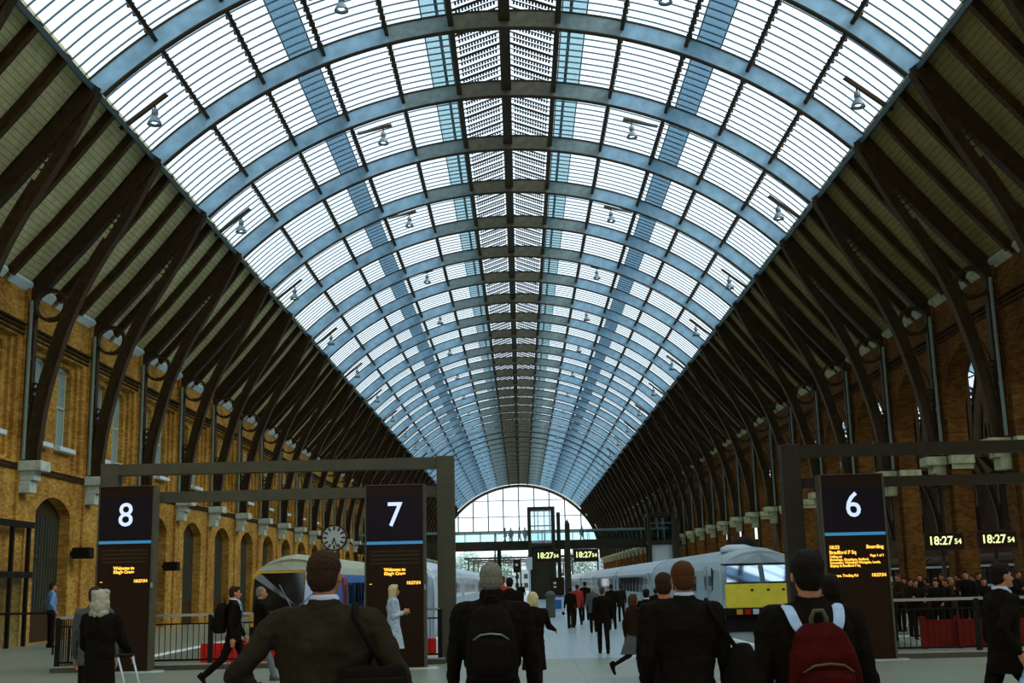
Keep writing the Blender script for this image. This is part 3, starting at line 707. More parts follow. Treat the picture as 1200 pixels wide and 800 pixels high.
# ------------------------------------------------------------------ beyond the shed
M['leafpale'] = mat('hazy_green_foliage', (0.50, 0.66, 0.62), 0.9, vary=0.25, vscale=1.5)  # distance haze put into the leaf colour
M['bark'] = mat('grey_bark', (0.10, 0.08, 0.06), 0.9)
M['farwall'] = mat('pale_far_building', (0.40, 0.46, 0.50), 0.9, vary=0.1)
rt = random.Random(3)
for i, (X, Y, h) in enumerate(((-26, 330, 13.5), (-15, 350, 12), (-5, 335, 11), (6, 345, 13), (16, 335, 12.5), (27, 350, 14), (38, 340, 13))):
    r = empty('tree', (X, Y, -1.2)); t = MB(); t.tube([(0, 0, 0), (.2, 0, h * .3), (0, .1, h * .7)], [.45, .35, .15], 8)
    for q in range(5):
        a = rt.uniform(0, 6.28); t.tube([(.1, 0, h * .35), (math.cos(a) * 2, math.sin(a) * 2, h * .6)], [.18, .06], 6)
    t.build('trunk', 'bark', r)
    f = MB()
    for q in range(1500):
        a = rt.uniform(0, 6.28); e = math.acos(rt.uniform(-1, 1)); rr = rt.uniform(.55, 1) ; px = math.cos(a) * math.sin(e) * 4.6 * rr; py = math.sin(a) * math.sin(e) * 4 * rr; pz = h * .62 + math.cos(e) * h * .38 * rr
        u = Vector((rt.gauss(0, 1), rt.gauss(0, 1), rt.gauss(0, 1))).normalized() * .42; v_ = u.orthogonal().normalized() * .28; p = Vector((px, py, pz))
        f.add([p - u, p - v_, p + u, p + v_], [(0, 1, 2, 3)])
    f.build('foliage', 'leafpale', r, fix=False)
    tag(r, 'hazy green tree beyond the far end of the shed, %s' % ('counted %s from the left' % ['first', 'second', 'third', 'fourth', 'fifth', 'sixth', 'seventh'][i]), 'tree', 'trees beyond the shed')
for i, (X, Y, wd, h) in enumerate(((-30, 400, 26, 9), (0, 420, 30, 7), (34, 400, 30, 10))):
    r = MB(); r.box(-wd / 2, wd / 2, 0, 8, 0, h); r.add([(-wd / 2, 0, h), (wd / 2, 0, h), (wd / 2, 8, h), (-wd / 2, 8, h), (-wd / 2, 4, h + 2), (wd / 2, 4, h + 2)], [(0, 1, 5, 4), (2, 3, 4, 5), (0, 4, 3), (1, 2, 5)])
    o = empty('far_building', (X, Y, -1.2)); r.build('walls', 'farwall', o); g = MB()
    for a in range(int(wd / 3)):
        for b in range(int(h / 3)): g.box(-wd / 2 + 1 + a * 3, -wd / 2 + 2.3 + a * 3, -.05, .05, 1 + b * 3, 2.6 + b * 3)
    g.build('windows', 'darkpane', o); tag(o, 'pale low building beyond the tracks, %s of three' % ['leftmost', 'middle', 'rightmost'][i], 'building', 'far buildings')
def portal(Y, i):
    p = MB()
    for X in (-11, 0, 11): p.box(X - .15, X + .15, Y - .15, Y + .15, -1.2, 7)
    p.box(-12, 12, Y - .1, Y + .1, 6.6, 7); p.box(-12, 12, Y - .1, Y + .1, 5.8, 5.95)
    for a in range(24): p.bar((-12 + a, Y, 5.9), (-11.5 + a, Y, 6.7), .06, .06); p.bar((-11.5 + a, Y, 6.7), (-11 + a, Y, 5.9), .06, .06)
    tag(p.build('catenary_portal', 'bridge'), 'steel overhead line portal over the tracks beyond the shed, %s of the three' % ['nearest', 'middle', 'farthest'][i], 'gantry', 'overhead line portals')
for i, Y in enumerate((262, 290, 318)): portal(Y, i)
# ------------------------------------------------------------------ footbridge and lifts
r = empty('footbridge', (0, 120, 0))
d = MB(); d.box(-16.1, 16.15, 0, 2.8, W(3.18), W(3.62)); d.box(-16.1, 16.15, -.08, 0, W(3.12), W(3.95)); d.box(-16.1, 16.15, 2.8, 2.88, W(3.12), W(3.95))
d.build('deck', 'bridge', r)
for yy in (.0, 2.8):
    g = MB(); g.box(-16.1, 16.1, yy - .01, yy + .01, W(3.95), W(4.85)); g.build('glass_balustrade', 'bridgeglass', r)
    g = MB(); g.box(-16.1, 16.1, yy - .05, yy + .05, W(4.85), W(4.97)); g.build('handrail', 'bridgerail', r)
    q = MB()
    for i in range(22): q.box(-16 + i * 1.52, -15.95 + i * 1.52, yy - .04, yy + .04, W(3.9), W(4.85))
    q.build('balustrade_posts', 'bridge', r)
for X in (-2.0, 4.6):
    c = MB(); c.box(X - .2, X + .2, 1.1, 1.5, 0, W(3.2)); c.build('support_column', 'bridge', r)
tag(r, 'dark steel footbridge with glass balustrade crossing the whole shed', 'footbridge')
def lift(X, wd, zt, label, lower):
    r = empty('lift_tower', (X, 117.2, 0)); f = MB(); h = wd / 2
    for a in (-h, h):
        for b in (0, 2.4): f.box(a - .16, a + .16, b - .16, b + .16, 0, zt)
    for z in (zt - .3, W(3.3)):
        f.box(-h, h, -.14, .14, z, z + .3); f.box(-h, h, 2.26, 2.54, z, z + .3); f.box(-h - .14, -h + .14, 0, 2.4, z, z + .3); f.box(h - .14, h + .14, 0, 2.4, z, z + .3)
    f.box(-h, h, 0, 2.4, zt - .06, zt); f.build('frame', 'bridge', r)
    for q_ in (0, 2.4): g = MB(); g.box(-h, h, q_ - .02, q_ + .02, W(3.6), zt - .3); g.build('glass_pane', 'liftglass', r)
    c = MB(); c.box(-h + .1, h - .1, .1, 2.3, .02, W(3.2)); c.build('lower_cladding', lower, r)
    m_ = MB(); m_.box(-.35, -.27, .3, .4, W(3.6), zt - .4); m_.box(.27, .35, .3, .4, W(3.6), zt - .4); m_.box(-h, h, .3, .36, W(5.2), W(5.32)); m_.build('guide_rails', 'lamp', r)
    b_ = MB(); b_.box(h + .35, h + .7, 1.0, 1.4, 0, zt - .5); b_.build('side_column', 'bridge', r)
    tag(r, label, 'lift')
lift(2.15, 2.3, W(7.05), 'glass topped lift tower standing at the middle of the footbridge', 'bridge')
lift(13.6, 2.3, W(6.2), 'second glass lift tower at the right hand end of the footbridge', 'twhite')
# ------------------------------------------------------------------ pole with clocks
r = empty('platform_post', (1.86, 45, 0)); p = MB(); p.box(-.09, .09, -.09, .09, 0, W(2.05)); p.add([(-.09, -.09, W(2.05)), (.09, -.09, W(2.05)), (.09, .09, W(2.05)), (-.09, .09, W(2.05)), (0, 0, W(2.25))], [(0, 1, 4), (1, 2, 4), (2, 3, 4), (3, 0, 4)]); p.build('pole', 'frameR', r)
p = MB(); p.box(-.03, .03, -.094, -.088, .12, .40); p.build('plate', 'sash', r)
tag(r, 'dark square platform post with pointed top between the two hanging time displays', 'post')
def led_clock(X, Y, z0, z1, wd, label, arm, tsz, post=None):
    r = empty('led_clock', (X, Y, z0)); h = z1 - z0; b = MB(); b.box(-wd / 2, wd / 2, -.07, .07, 0, h); cs_ = b.build('case', 'black', r, bevel=.01)
    b = MB(); b.box(-wd / 2 - .02, wd / 2 + .02, -.09, -.07, h - .02, h + .01); b.box(-wd / 2 - .02, wd / 2 + .02, -.09, -.07, -.01, .015); b.build('case_edge', 'frameR', r)
    text_mesh('18:27', tsz, 'hours_and_minutes', 'green_led', cs_, (-wd * .10, -.078, h * .54), sx=.95, bold=.006)
    text_mesh('54', tsz * .62, 'seconds', 'green_led', cs_, (wd * .34, -.078, h * .49), bold=.004)
    a = MB()
    if arm > 0: a.box(wd / 2, wd / 2 + arm, -.03, .03, h * .5 - .03, h * .5 + .03)
    else: a.box(-wd / 2 + arm, -wd / 2, -.03, .03, h * .5 - .03, h * .5 + .03)
    a.build('bracket_arm', 'frameR', r); tag(r, label, 'clock', 'digital time displays')
a, b = at(627, 659, 45), at(656, 644, 45); led_clock((a.x + b.x) / 2, 45, a.z, b.z, b.x - a.x, 'black digital clock on the left side of the pointed platform post', 1.75 - b.x, .29)
a, b = at(672, 658, 45), at(701, 643, 45); led_clock((a.x + b.x) / 2, 45, a.z, b.z, b.x - a.x, 'black digital clock on the right side of the pointed platform post', -(a.x - 1.96), .29)
a, b = at(1084, 645, 38), at(1128, 624, 38); led_clock((a.x + b.x) / 2, 38, a.z, b.z, b.x - a.x, 'black digital clock before the second near pier of the right wall', .01, .36)
a, b = at(1146, 643, 38), at(1190, 622, 38); led_clock((a.x + b.x) / 2, 38, a.z, b.z, b.x - a.x, 'black digital clock before the nearest visible pier of the right wall', .01, .36)
for X, lab in ((at(1106, 640, 38).x, 'second near'), (at(1168, 640, 38).x, 'nearest')):
    p = MB(); p.box(X - .05, X + .05, 38.08, 38.18, 0, W(1.0)); p.box(X - .16, X + .16, 37.98, 38.28, 0, .03); tag(p.build('clock_post', 'frameR'), 'thin dark post carrying the digital clock before the %s pier' % lab, 'post')
# ------------------------------------------------------------------ number totems
def totem(x0, x1, Y, ztop, num, kind, label):
    wd = x1 - x0; r = empty('platform_totem', ((x0 + x1) / 2, Y, 0)); h = wd / 2
    b = MB(); b.box(-h, h, 0, .34, .02, ztop); b.build('cabinet', 'black', r, bevel=.012)
    b = MB(); b.box(-h - .02, -h + .012, -.015, .35, .02, ztop + .015); b.box(h - .012, h + .03, -.015, .35, .02, ztop + .015); b.box(-h, h, -.015, .35, ztop, ztop + .02); b.build('steel_edge', 'frame', r)
    b = MB(); b.box(-h + .02, h - .02, -.012, 0, ztop - 1.16, ztop - .22); hp_ = b.build('header_panel', 'navy', r)
    text_mesh(num, .70, 'numeral', 'white_led', hp_, (0, -.022, ztop - .62), bold=.004, sx=.95)
    b = MB(); b.box(-h + .02, h - .02, -.016, 0, ztop - 1.20, ztop - 1.14); b.build('blue_band', 'blue_led', r)
    zt = ztop - 1.45
    T = lambda s, sz, x, z, al='LEFT', m='amber', bo=.003: text_mesh(s, sz, 'display_text', m, r, (x, -.012, z), align=al, ext=.003, bold=bo)
    if kind == 'welcome':
        T('Welcome to', .085, 0, ztop - 1.71, 'CENTER', bo=.005); T("King's Cross", .085, 0, ztop - 1.79, 'CENTER', bo=.005); T('18:27:54', .085, h - .07, ztop - 1.98, 'RIGHT', bo=.004); T('...', .08, -h + .08, ztop - 1.97)
        g = MB()
        for q in range(4): g.box(-h + .1, h - .1, -.003, 0, ztop - 1.36 - q * .08, ztop - 1.32 - q * .08)
        g.build('unlit_rows', 'unlit_led', r)
    else:
        T('18:33', .095, -h + .08, ztop - 1.43, bo=.004); T('Boarding', .095, h - .08, ztop - 1.43, 'RIGHT', bo=.004); T('Bradford F Sq', .095, -h + .08, ztop - 1.53, bo=.004)
        T('Calling at:', .062, -h + .08, ztop - 1.61); T('Page 1 of 1', .062, h - .08, ztop - 1.60, 'RIGHT')
        T('Stevenage, Grantham, Retford,', .062, -h + .08, ztop - 1.67); T('Doncaster, Wakefield Westgate, Leeds,', .062, -h + .08, ztop - 1.73); T('Shipley & Bradford F Sq', .062, -h + .08, ztop - 1.79)
        T('Europe, Trading Rd', .068, -h + .08, ztop - 1.98, bo=.003); T('18:27:54', .085, h - .07, ztop - 1.98, 'RIGHT', bo=.004)
    b = MB(); b.loft([((0, .17, 0), h + .30, .34), ((0, .17, .02), h + .28, .32), ((0, .17, .028), h + .2, .28)], 32, power=3); b.build('base_plate', 'steel', r)
    b = MB(); b.box(h + .005, h + .04, -.03, .02, ztop - 2.12, ztop - 2.02); b.build('lock', 'steel', r)
    tag(r, label, 'totem', 'platform number totems')
totem(at(112, 700, 25.9).x, at(176, 700, 25.9).x, 25.9, 2.19 + 1.65, '8', 'welcome', 'tall black departure totem showing platform number 8')
totem(-3.03, -1.84, 25.1, 2.02 + 1.65, '7', 'welcome', 'tall black departure totem showing platform number 7')
totem(6.16, 7.40, 24.4, 1.96 + 1.65, '6', 'board', 'tall black departure totem showing platform number 6 and a stopping list')
# ------------------------------------------------------------------ gantries
def goal(posts, x0, x1, Y, m, label, z2a, z2b, up):
    r = empty('portal_frame', (0, Y, 0))
    for X in posts: p = MB(); p.box(X - .19, X + .19, -.18, .18, 0, W(2.66 + up)); p.build('post', m, r, bevel=.01)
    p = MB(); p.box(x0, x1, -.15, .15, W(2.40 + up), W(2.64 + up)); p.build('top_beam', m, r); p = MB(); p.box(x0, x1, -.10, .10, z2a, z2b); p.build('lower_beam', m, r)
    tag(r, label, 'frame', 'platform entrance frames')
goal((at(125, 700, 26.75).x, at(524, 700, 26.75).x), at(118, 700, 26.75).x, at(524, 700, 26.75).x, 26.75, 'frame', 'bronze steel portal frame over the left platform entrance behind totems 8 and 7', W(1.89), W(2.12), .1)
goal((5.73, 15.6), 5.7, 15.6, 25.1, 'frameR', 'dark steel portal frame over the right platform entrance behind totem 6', W(1.76), W(1.96), 0)
# ------------------------------------------------------------------ fences
def fence(xa, xb, Y, npost, label, xr=None, m='dark'):
    r = empty('barrier_fence', (0, Y, 0)); L = xb - xa
    b = MB(); b.box(xa, xb, -.03, .03, 1.10, 1.155); b.build('top_rail', 'steel', r)
    b = MB(); b.box(xa - .1, xb + .1, -.12, .12, 0, .10); b.build('kerb', 'frame', r)
    b = MB(); b.box(xa - .1, xb + .1, -.13, .13, .10, .125); b.build('kerb_cap', 'steel', r)
    b = MB(); b.box(xa, xb, -.015, .015, .93, .96); b.box(xa, xb, -.015, .015, .18, .22)
    n = int(L / .12)
    for i in range(n): b.box(xa + i * .12 - .007, xa + i * .12 + .007, -.007, .007, .2, .94)
    b.build('bar_panel', m, r)
    for i in range(npost):
        X = xa + L * i / (npost - 1); p = MB(); p.box(X - .045, X + .045, -.05, .05, 0, 1.13); p.build('post', m, r)
    tag(r, label, 'fence', 'barred fences around the track ends'); return r
fence(-9.75, -1.62, 26.45, 6, 'black barred fence with steel rail across the left track ends')
fence(7.45, 16.0, 24.75, 6, 'black barred fence with steel rail right of totem 6')
r = empty('side_fence', (-9.85, 26.65, 0)); b = MB(); b.box(-.03, .03, 0, 6, 1.1, 1.15); b.build('top_rail', 'steel', r); b = MB()
for i in range(50): b.box(-.01, .01, .05 + i * .12, .075 + i * .12, .1, 1.1)
b.build('bar_panel', 'dark', r); b = MB(); b.box(-.1, .1, 0, 6, 0, .1); b.build('kerb', 'frame', r); tag(r, 'black barred side fence running back from the left end behind totem 8', 'fence')
# ------------------------------------------------------------------ buffer stops
def buffers(x0, x1, Y, z0, z1, m, label):
    r = empty('buffer_stop', ((x0 + x1) / 2, Y, -1.2)); h = (x1 - x0) / 2; b = MB(); b.box(-h, h, -.12, .12, z0 + 1.2, z1 + 1.2); b.build('beam', m, r, bevel=.02)
    b = MB()
    for s_ in (-1, 1): b.box(s_ * h * .6 - .12, s_ * h * .6 + .12, -.1, .1, 0, z0 + 1.22); b.bar((s_ * h * .6, -.1, z0 + 1.3), (s_ * h * .6, -1.5, .05), .16, .16)
    b.build('frame', 'dark', r); b = MB()
    for s_ in (-1, 1): b.tube([(s_ * h * .62, .1, z1 + .95), (s_ * h * .62, .5, z1 + .95)], .09, 12); b.tube([(s_ * h * .62, .5, z1 + .95), (s_ * h * .62, .56, z1 + .95)], .22, 16)
    b.build('buffers', 'dark', r); tag(r, label, 'buffer stop', 'red buffer stops')
buffers(-7.6, -5.35, 30, -.45, .38, 'red', 'bright red buffer stop behind the left fence before the orange edged train')
buffers(-4.6, -1.95, 30, -.45, .38, 'red', 'red buffer stop showing just right of totem 7')
def red_panel(x0, x1, lab):
    b = MB(); b.box(x0, x1, 27.6, 27.68, .05, .62); 
    for i in range(3): X = x0 + (x1 - x0) * (i * .5) ; b.box(X - .04, X + .04, 27.55, 27.75, 0, .70)
    tag(b.build('red_barrier_panel', 'darkred'), lab, 'barrier', 'dark red barrier panels')
red_panel(9.0, 10.55, 'dark red barrier panel behind the right fence, nearer totem 6'); red_panel(10.7, 12.2, 'dark red barrier panel behind the right fence, farther from totem 6')
# ------------------------------------------------------------------ trains
PR = [(1.26, -.85), (1.36, -.2), (1.385, .6), (1.37, 1.4), (1.32, 1.95), (1.18, 2.22), (.86, 2.45), (.45, 2.60), (0, 2.66)]
def prof(sz=1.0, sx=1.0, dz=0): return [(-x * sx, z * sz + dz) for x, z in PR] + [(x * sx, z * sz + dz) for x, z in PR[-2::-1]]
def coach(X, Y, L, nose, label, mbody, mroof, win, cat='train carriage', grp='carriages', band=None, dz=0.0, nm=None):
    r = empty('train_carriage', (X, Y, -1.2)); D = 1.2
    P = prof(dz=dz); n = len(P); v = []; f = []
    rows = [(0, 1.0), (L, 1.0)] if not nose else [(0, .93), (.12, .97), (.5, .99), (1.3, 1.0), (L, 1.0)]
    for ri, (yy, sc) in enumerate(rows):
        for (x, z) in P:
            k = 0
            if nose and ri < 4: k = max(0, z - 1.45) * .42 * (1 - ri / 4.0)
            zz = z if sc == 1 else (z if z < 1.5 else 1.5 + (z - 1.5) * (.80 + .2 * (ri / 3.0)))
            v.append((x * sc, yy + k, zz + D))
    b = MB(); b1 = MB()
    for i in range(len(rows) - 1):
        for k in range(n - 1):
            z = (P[k][1] + P[k + 1][1]) / 2; q = (i * n + k, i * n + k + 1, (i + 1) * n + k + 1, (i + 1) * n + k)
            (b1 if z > 2.05 + dz else b).f.append(q)
    for q in (b, b1): q.v = list(v)
    b.f.append(tuple(range(n))); b.f.append(tuple((len(rows) - 1) * n + k for k in reversed(range(n))))
    b.f += [(i * n, (i + 1) * n, (i + 1) * n + n - 1, i * n + n - 1) for i in range(len(rows) - 1)]
    b.m = [1 if nm and max(q) < 3 * n or (nm and q == tuple(range(n))) else 0 for q in b.f]; b1.m = [0] * len(b1.f)
    b.build('body', [mbody, nm or mbody], r, fix=True); b1.build('roof', mroof, r, fix=True)
    u = MB(); u.box(-1.0, 1.0, 1.5, L - .5, .25, .5)
    for yy in (3, 5.4, L - 5.4, L - 3):
        for s_ in (-1, 1): u.ring((yy, .53), .05, .365, 'x', s_ * .72 - .06, s_ * .72 + .06, 20)
    u.build('bogies', 'dark', r)
    if win:
        y0 = 2.6 if nose else .5
        for s_ in (-1, 1):
            w_ = MB(); k = 0; yy = y0 + 1.6
            while yy + 1.6 < L - 2: w_.box(s_ * 1.375 - .02, s_ * 1.375 + .02, yy, yy + 1.45, 1.02 + D, 1.78 + D); yy += 1.95
            w_.build('side_windows', win, r)
            for yd in (y0 + .2, L - 1.6):
                d_ = MB(); d_.box(s_ * 1.385 - .02, s_ * 1.385 + .02, yd, yd + .95, -.15 + D, 1.95 + D); d_.box(s_ * 1.39 - .02, s_ * 1.39 + .02, yd + .2, yd + .75, 1.0 + D, 1.7 + D, 1); d_.build('door', [band or mbody, win], r)
    tag(r, label, cat, grp); return r
def mesh_quad(r, name, m, pts, depth=.03):
    """thin solid panel on the train front: pts are (x,y,z) corners facing -Y"""
    q = MB(); P = [Vector(p) for p in pts]; n = len(P); q.add([p - Vector((0, depth, 0)) for p in P] + [p + Vector((0, depth, 0)) for p in P], [tuple(range(n)), tuple(range(2 * n - 1, n - 1, -1))] + [(i, (i + 1) % n, (i + 1) % n + n, i + n) for i in range(n)]); return q.build(name, m, r)
# right hand train: silver with yellow nose
YR = 38.4
r = coach(7.62, YR, 19.5, True, 'silver locomotive with yellow nose and twin windscreens on the right', 'tsilver', 'tsilver', None, 'train', 'right hand train', dz=-.05)
D = 1.2; rk = lambda z: max(0, z - 1.45) * .42
def fp(x, z): return (x, rk(z) * 1.0 - .0, (1.5 + (z - 1.5) * .80 if z > 1.5 else z) + D)
mesh_quad(r, 'yellow_nose_panel', 'yellow', [fp(-1.18, .72), fp(1.18, .72), fp(1.18, 1.44), fp(-1.18, 1.44)])
for s_ in (-1, 1): mesh_quad(r, 'windscreen', 'tmirror', [fp(s_ * .08, 1.50), fp(s_ * 1.12, 1.50), fp(s_ * 1.08, 2.12), fp(s_ * .08, 2.12)])
mesh_quad(r, 'gutter', 'dark', [fp(-1.22, 2.16), fp(1.22, 2.16), fp(1.22, 2.21), fp(-1.22, 2.21)], .05)
for s_ in (-1, 1): mesh_quad(r, 'corner_pillar', 'tsilver', [fp(s_ * 1.14, .72), fp(s_ * 1.27, .72), fp(s_ * 1.24, 2.14), fp(s_ * 1.12, 2.14)], .035)
b = MB(); b.box(-1.28, 1.28, -.18, .1, .50 + D, .70 + D); b.build('bumper', 'dark', r)
b = MB(); b.box(-1.2, 1.2, -.05, .1, .0 + D, .5 + D); b.build('skirt', 'dark', r)
for X, m_ in ((-.55, 'red'), (-.8, 'orange'), (-.30, 'twhite'), (.55, 'red'), (.8, 'orange')): b = MB(); b.box(X - .09, X + .09, -.22, -.17, .52 + D, .68 + D); b.build('marker_lamp', m_, r)
for X in (-.35, .15, .62): b = MB(); b.box(X - .04, X + .04, -.05, 0, 1.22 + D, 1.28 + D); b.build('handle', 'dark', r)
for s_ in (-1, 1):
    b = MB(); b.box(s_ * 1.385 - .02, s_ * 1.385 + .02, 1.2, 1.9, 1.25 + D, 1.95 + D); b.build('cab_side_window', 'tdark', r)
    b = MB(); b.box(s_ * 1.39 - .02, s_ * 1.39 + .02, 2.1, 2.8, 0 + D, 2.0 + D); b.box(s_ * 1.40 - .02, s_ * 1.40 + .02, 2.2, 2.7, 1.25 + D, 1.85 + D, 1); b.build('cab_door', ['tsilver', 'tdark'], r)
    b = MB(); [b.box(s_ * 1.38 - .015, s_ * 1.38 + .015, 5 + i * 2.4, 6.6 + i * 2.4, 1.2 + D, 1.7 + D) for i in range(5)]; b.build('side_grilles', 'dark', r)
b = MB(); b.loft([((-.35, 2.2, 2.45 + D), .55, 1.1), ((-.35, 2.3, 2.62 + D), .5, .9), ((-.35, 2.4, 2.70 + D), .3, .5)], 20); b.build('roof_fairing', 'twhite', r, smooth=True)
b = MB(); b.loft([((.25, 4.2, 2.5 + D), .5, .6), ((.25, 4.2, 2.85 + D), .45, .5), ((.25, 4.2, 3.02 + D), .2, .3)], 20); b.build('roof_equipment', 'dark', r, smooth=True)
for i in range(8):
    coach(7.62, YR + 20.1 + i * 23.2, 22.6, False, 'silver blue passenger carriage on the right, %s behind the yellow nosed locomotive' % ['first', 'second', 'third', 'fourth', 'fifth', 'sixth', 'seventh', 'eighth'][i], 'tsilver', 'twhite', 'tdark', 'train carriage', 'right hand train', dz=-.05)
# left train with orange edged cab
YLt = 41.0
r = coach(-7.58, YLt, 19.5, True, 'grey roofed train with orange edged dark cab front on the left', 'tblue', 'troof', 'tdark', 'train', 'left hand train', 'tred', dz=.12, nm='orange')
def fq(x, z): z2 = z; return (x, rk(z), (1.5 + (z2 - 1.5) * .80 if z2 > 1.5 else z2) + D)
b = []
mesh_quad(r, 'orange_surround', 'orange', [fq(-1.30, .35), fq(1.30, .35), fq(1.30, 2.2), fq(1.12, 2.46), fq(.7, 2.56), fq(-.7, 2.56), fq(-1.12, 2.46), fq(-1.30, 2.2)], .03)
mesh_quad(r, 'roof_dome', 'troof', [fq(-1.10, 2.40), fq(1.10, 2.40), fq(.8, 2.60), fq(.4, 2.72), fq(0, 2.76), fq(-.4, 2.72), fq(-.8, 2.60)], .045)
mesh_quad(r, 'windscreen', 'tdark', [fq(-1.20, .9), fq(.45, .9), fq(.45, 2.30), fq(-1.02, 2.30), fq(-1.20, 2.1)], .05)
mesh_quad(r, 'windscreen_reflection', 'tsky', [fq(.5, .9), fq(1.18, .9), fq(1.18, 2.1), fq(1.0, 2.30), fq(.5, 2.30)], .05)  # right part of the windscreen, its reflection painted pale
b = MB(); b.bar((.1, -.1, 1.0 + D), (-.35, .12, 1.75 + D), .03, .03); b.bar((.3, -.1, 1.0 + D), (.95, .12, 1.6 + D), .03, .03); b.build('wiper', 'lamp', r)
mesh_quad(r, 'lower_front', 'dark', [fq(-1.28, -.3), fq(1.28, -.3), fq(1.28, .4), fq(-1.28, .4)], .05)
for X in (-.9, .9): b = MB(); b.box(X - .14, X + .14, -.1, 0, .5 + D, .68 + D); b.build('headlamp', 'twhite', r)
for s_ in (-1, 1):
    b = MB(); b.box(s_ * 1.40 - .02, s_ * 1.40 + .02, 2, 19, .0 + D, .62 + D); b.build('pale_lower_band', 'twhite', r)
for i in range(3): coach(-7.58, YLt + 20.1 + i * 20.1, 19.6, False, 'blue and pale carriage of the left train, %s behind its cab' % ['first', 'second', 'third'][i], 'tblue', 'troof', 'tdark', 'train carriage', 'left hand train', 'tred', dz=.12)
r = coach(-4.35, 45.5, 19.5, True, 'pale blue white train standing behind totem 7 beside the central platform', 'twhite', 'twhite', 'tdark', 'train', 'middle left train')
mesh_quad(r, 'windscreen', 'tdark', [fq(-1.0, 1.3), fq(1.0, 1.3), fq(1.0, 2.2), fq(-1.0, 2.2)], .05)
for i in range(6): coach(-4.35, 45.5 + 20.1 + i * 20.1, 19.6, False, 'pale carriage beside the central platform, %s behind the train end at totem 7' % ['first', 'second', 'third', 'fourth', 'fifth', 'sixth'][i], 'twhite', 'twhite', 'tdark', 'train carriage', 'middle left train')
# a train in the neighbouring shed
for i in range(3): r = coach(27, 33 + i * 23, 22.6, False, 'dark train with pale stripes glimpsed through the right hand arches', 'c_brown', 'c_brown', 'tdark', 'train carriage', 'train in the neighbouring shed')
# (the pale stripes of that train)
for o_ in [q for q in SC.objects if q.get('group') == 'train in the neighbouring shed']:
    for z in (.85, 1.9): b = MB(); b.box(-1.41, -1.36, .3, 22.2, z + 1.2, z + 1.32); b.build('pale_stripe', 'twhite', o_)
# ------------------------------------------------------------------ station clock on the left wall
a = at(392, 630, 96); r = empty('station_clock', a); R = .93
b = MB(); b.ring((0, 0), R - .02, R + .08, 'y', -.22, .22, 40); b.build('rim', 'ironbrown', r)
b = MB(); b.ring((0, 0), .01, R, 'y', -.19, .19, 40); fc_ = b.build('face', 'signwhite', r)
b = MB()
for i in range(12):
    t = math.pi * i / 6; b.bar((math.sin(t) * R * .62, -.2, math.cos(t) * R * .62), (math.sin(t) * R * .93, -.2, math.cos(t) * R * .93), .12, .03, (0, 1, 0))
b.build('hour_marks', 'cable', fc_)
b = MB(); t = math.radians(195); b.bar((0, -.22, 0), (math.sin(t) * .5, -.22, math.cos(t) * .5), .10, .02, (0, 1, 0)); t = math.radians(162); b.bar((0, -.24, 0), (math.sin(t) * .75, -.24, math.cos(t) * .75), .07, .02, (0, 1, 0)); b.build('hands', 'cable', fc_)
b = MB(); b.bar((-R, 0, 0), (-XW - a.x + .02, 0, 0), .12, .16); b.bar((-R * .8, 0, .6), (-XW - a.x + .02, 0, 1.1), .08, .08); b.build('bracket', 'ironbrown', r)
tag(r, 'big round white station clock bracketed out from the left wall', 'clock')
# ------------------------------------------------------------------ small platform furniture
r = empty('information_stand', (at(653, 700, 62).x, 62, 0)); b = MB(); b.box(-.37, .37, -.06, .06, .95, 1.85); sc_ = b.build('screen', 'black', r, bevel=.02)
b = MB(); b.box(-.17, -.03, -.07, -.06, 1.52, 1.62); b.box(-.17, -.03, -.07, -.06, 1.34, 1.42); b.build('screen_text', 'twhite', sc_); b = MB(); b.box(-.35, .35, -.25, .25, .16, .92); b.build('cabinet', 'twhite', r, bevel=.03); b = MB(); b.box(-.37, .37, -.27, .27, .88, .94); b.box(-.2, .2, -.26, -.25, .3, .75); b.build('trim', 'tblue', r); b = MB()
for X in (-.28, .28): b.tube([(X, -.2, .08), (X, .2, .08)], .08, 12)
b.build('wheels', 'dark', r); tag(r, 'black screen over pale wheeled cabinet left of the pointed post', 'information stand')
r = empty('signpost', (at(621, 690, 66).x, 66, 0)); b = MB(); b.tube([(0, 0, 0), (0, 0, 2.9)], .05, 10); b.build('pole', 'twhite', r); b = MB(); b.box(-.16, .16, -.04, .04, 2.3, 2.95); b.build('sign', 'twhite', r, bevel=.01); tag(r, 'slim pale signpost between the blonde walker and the lift tower', 'signpost')
r = empty('waste_bin', (at(645, 700, 58).x, 58, 0)); b = MB(); b.lathe([(.2, 0), (.22, .1), (.22, .95), (.26, 1.0), (.26, 1.05), (.12, 1.2), (.02, 1.22)], n=20); b.build('body', 'dimbar', r, smooth=True); tag(r, 'dark grey round bin standing beside the black information screen', 'bin')
r = empty('platform_signal', (at(605.5, 662, 90).x, 90, 0)); b = MB(); b.box(-.25, .25, -.15, .15, 2.35, 3.3); b.build('lamp_case', 'black', r); b = MB(); b.tube([(0, 0, 0), (0, 0, 2.4)], .06, 8); b.build('mast', 'dark', r)
for z, m_ in ((2.6, 'darkred'), (2.9, 'twhite')): b = MB(); b.ring((0, z), .01, .1, 'y', -.2, -.14, 16); b.build('signal_lamp', m_, r)
tag(r, 'small black signal on a mast far down the central platform', 'signal')
for i, (px, py, Y) in enumerate(((258, 662, 56), (92, 648, 44.6))):
    a = at(px, py, Y); b = MB(); b.box(-XW + .1, -XW + .75, Y - .25, Y + .25, a.z - .2, a.z + .2); b.box(-XW, -XW + .12, Y - .08, Y + .08, a.z - .08, a.z + .08)
    tag(b.build('wall_loudspeaker', 'dark', bevel=.03), 'small dark loudspeaker box fixed to the left wall, %s' % ('behind totem 8' if i else 'beside a distant arched door'), 'loudspeaker')
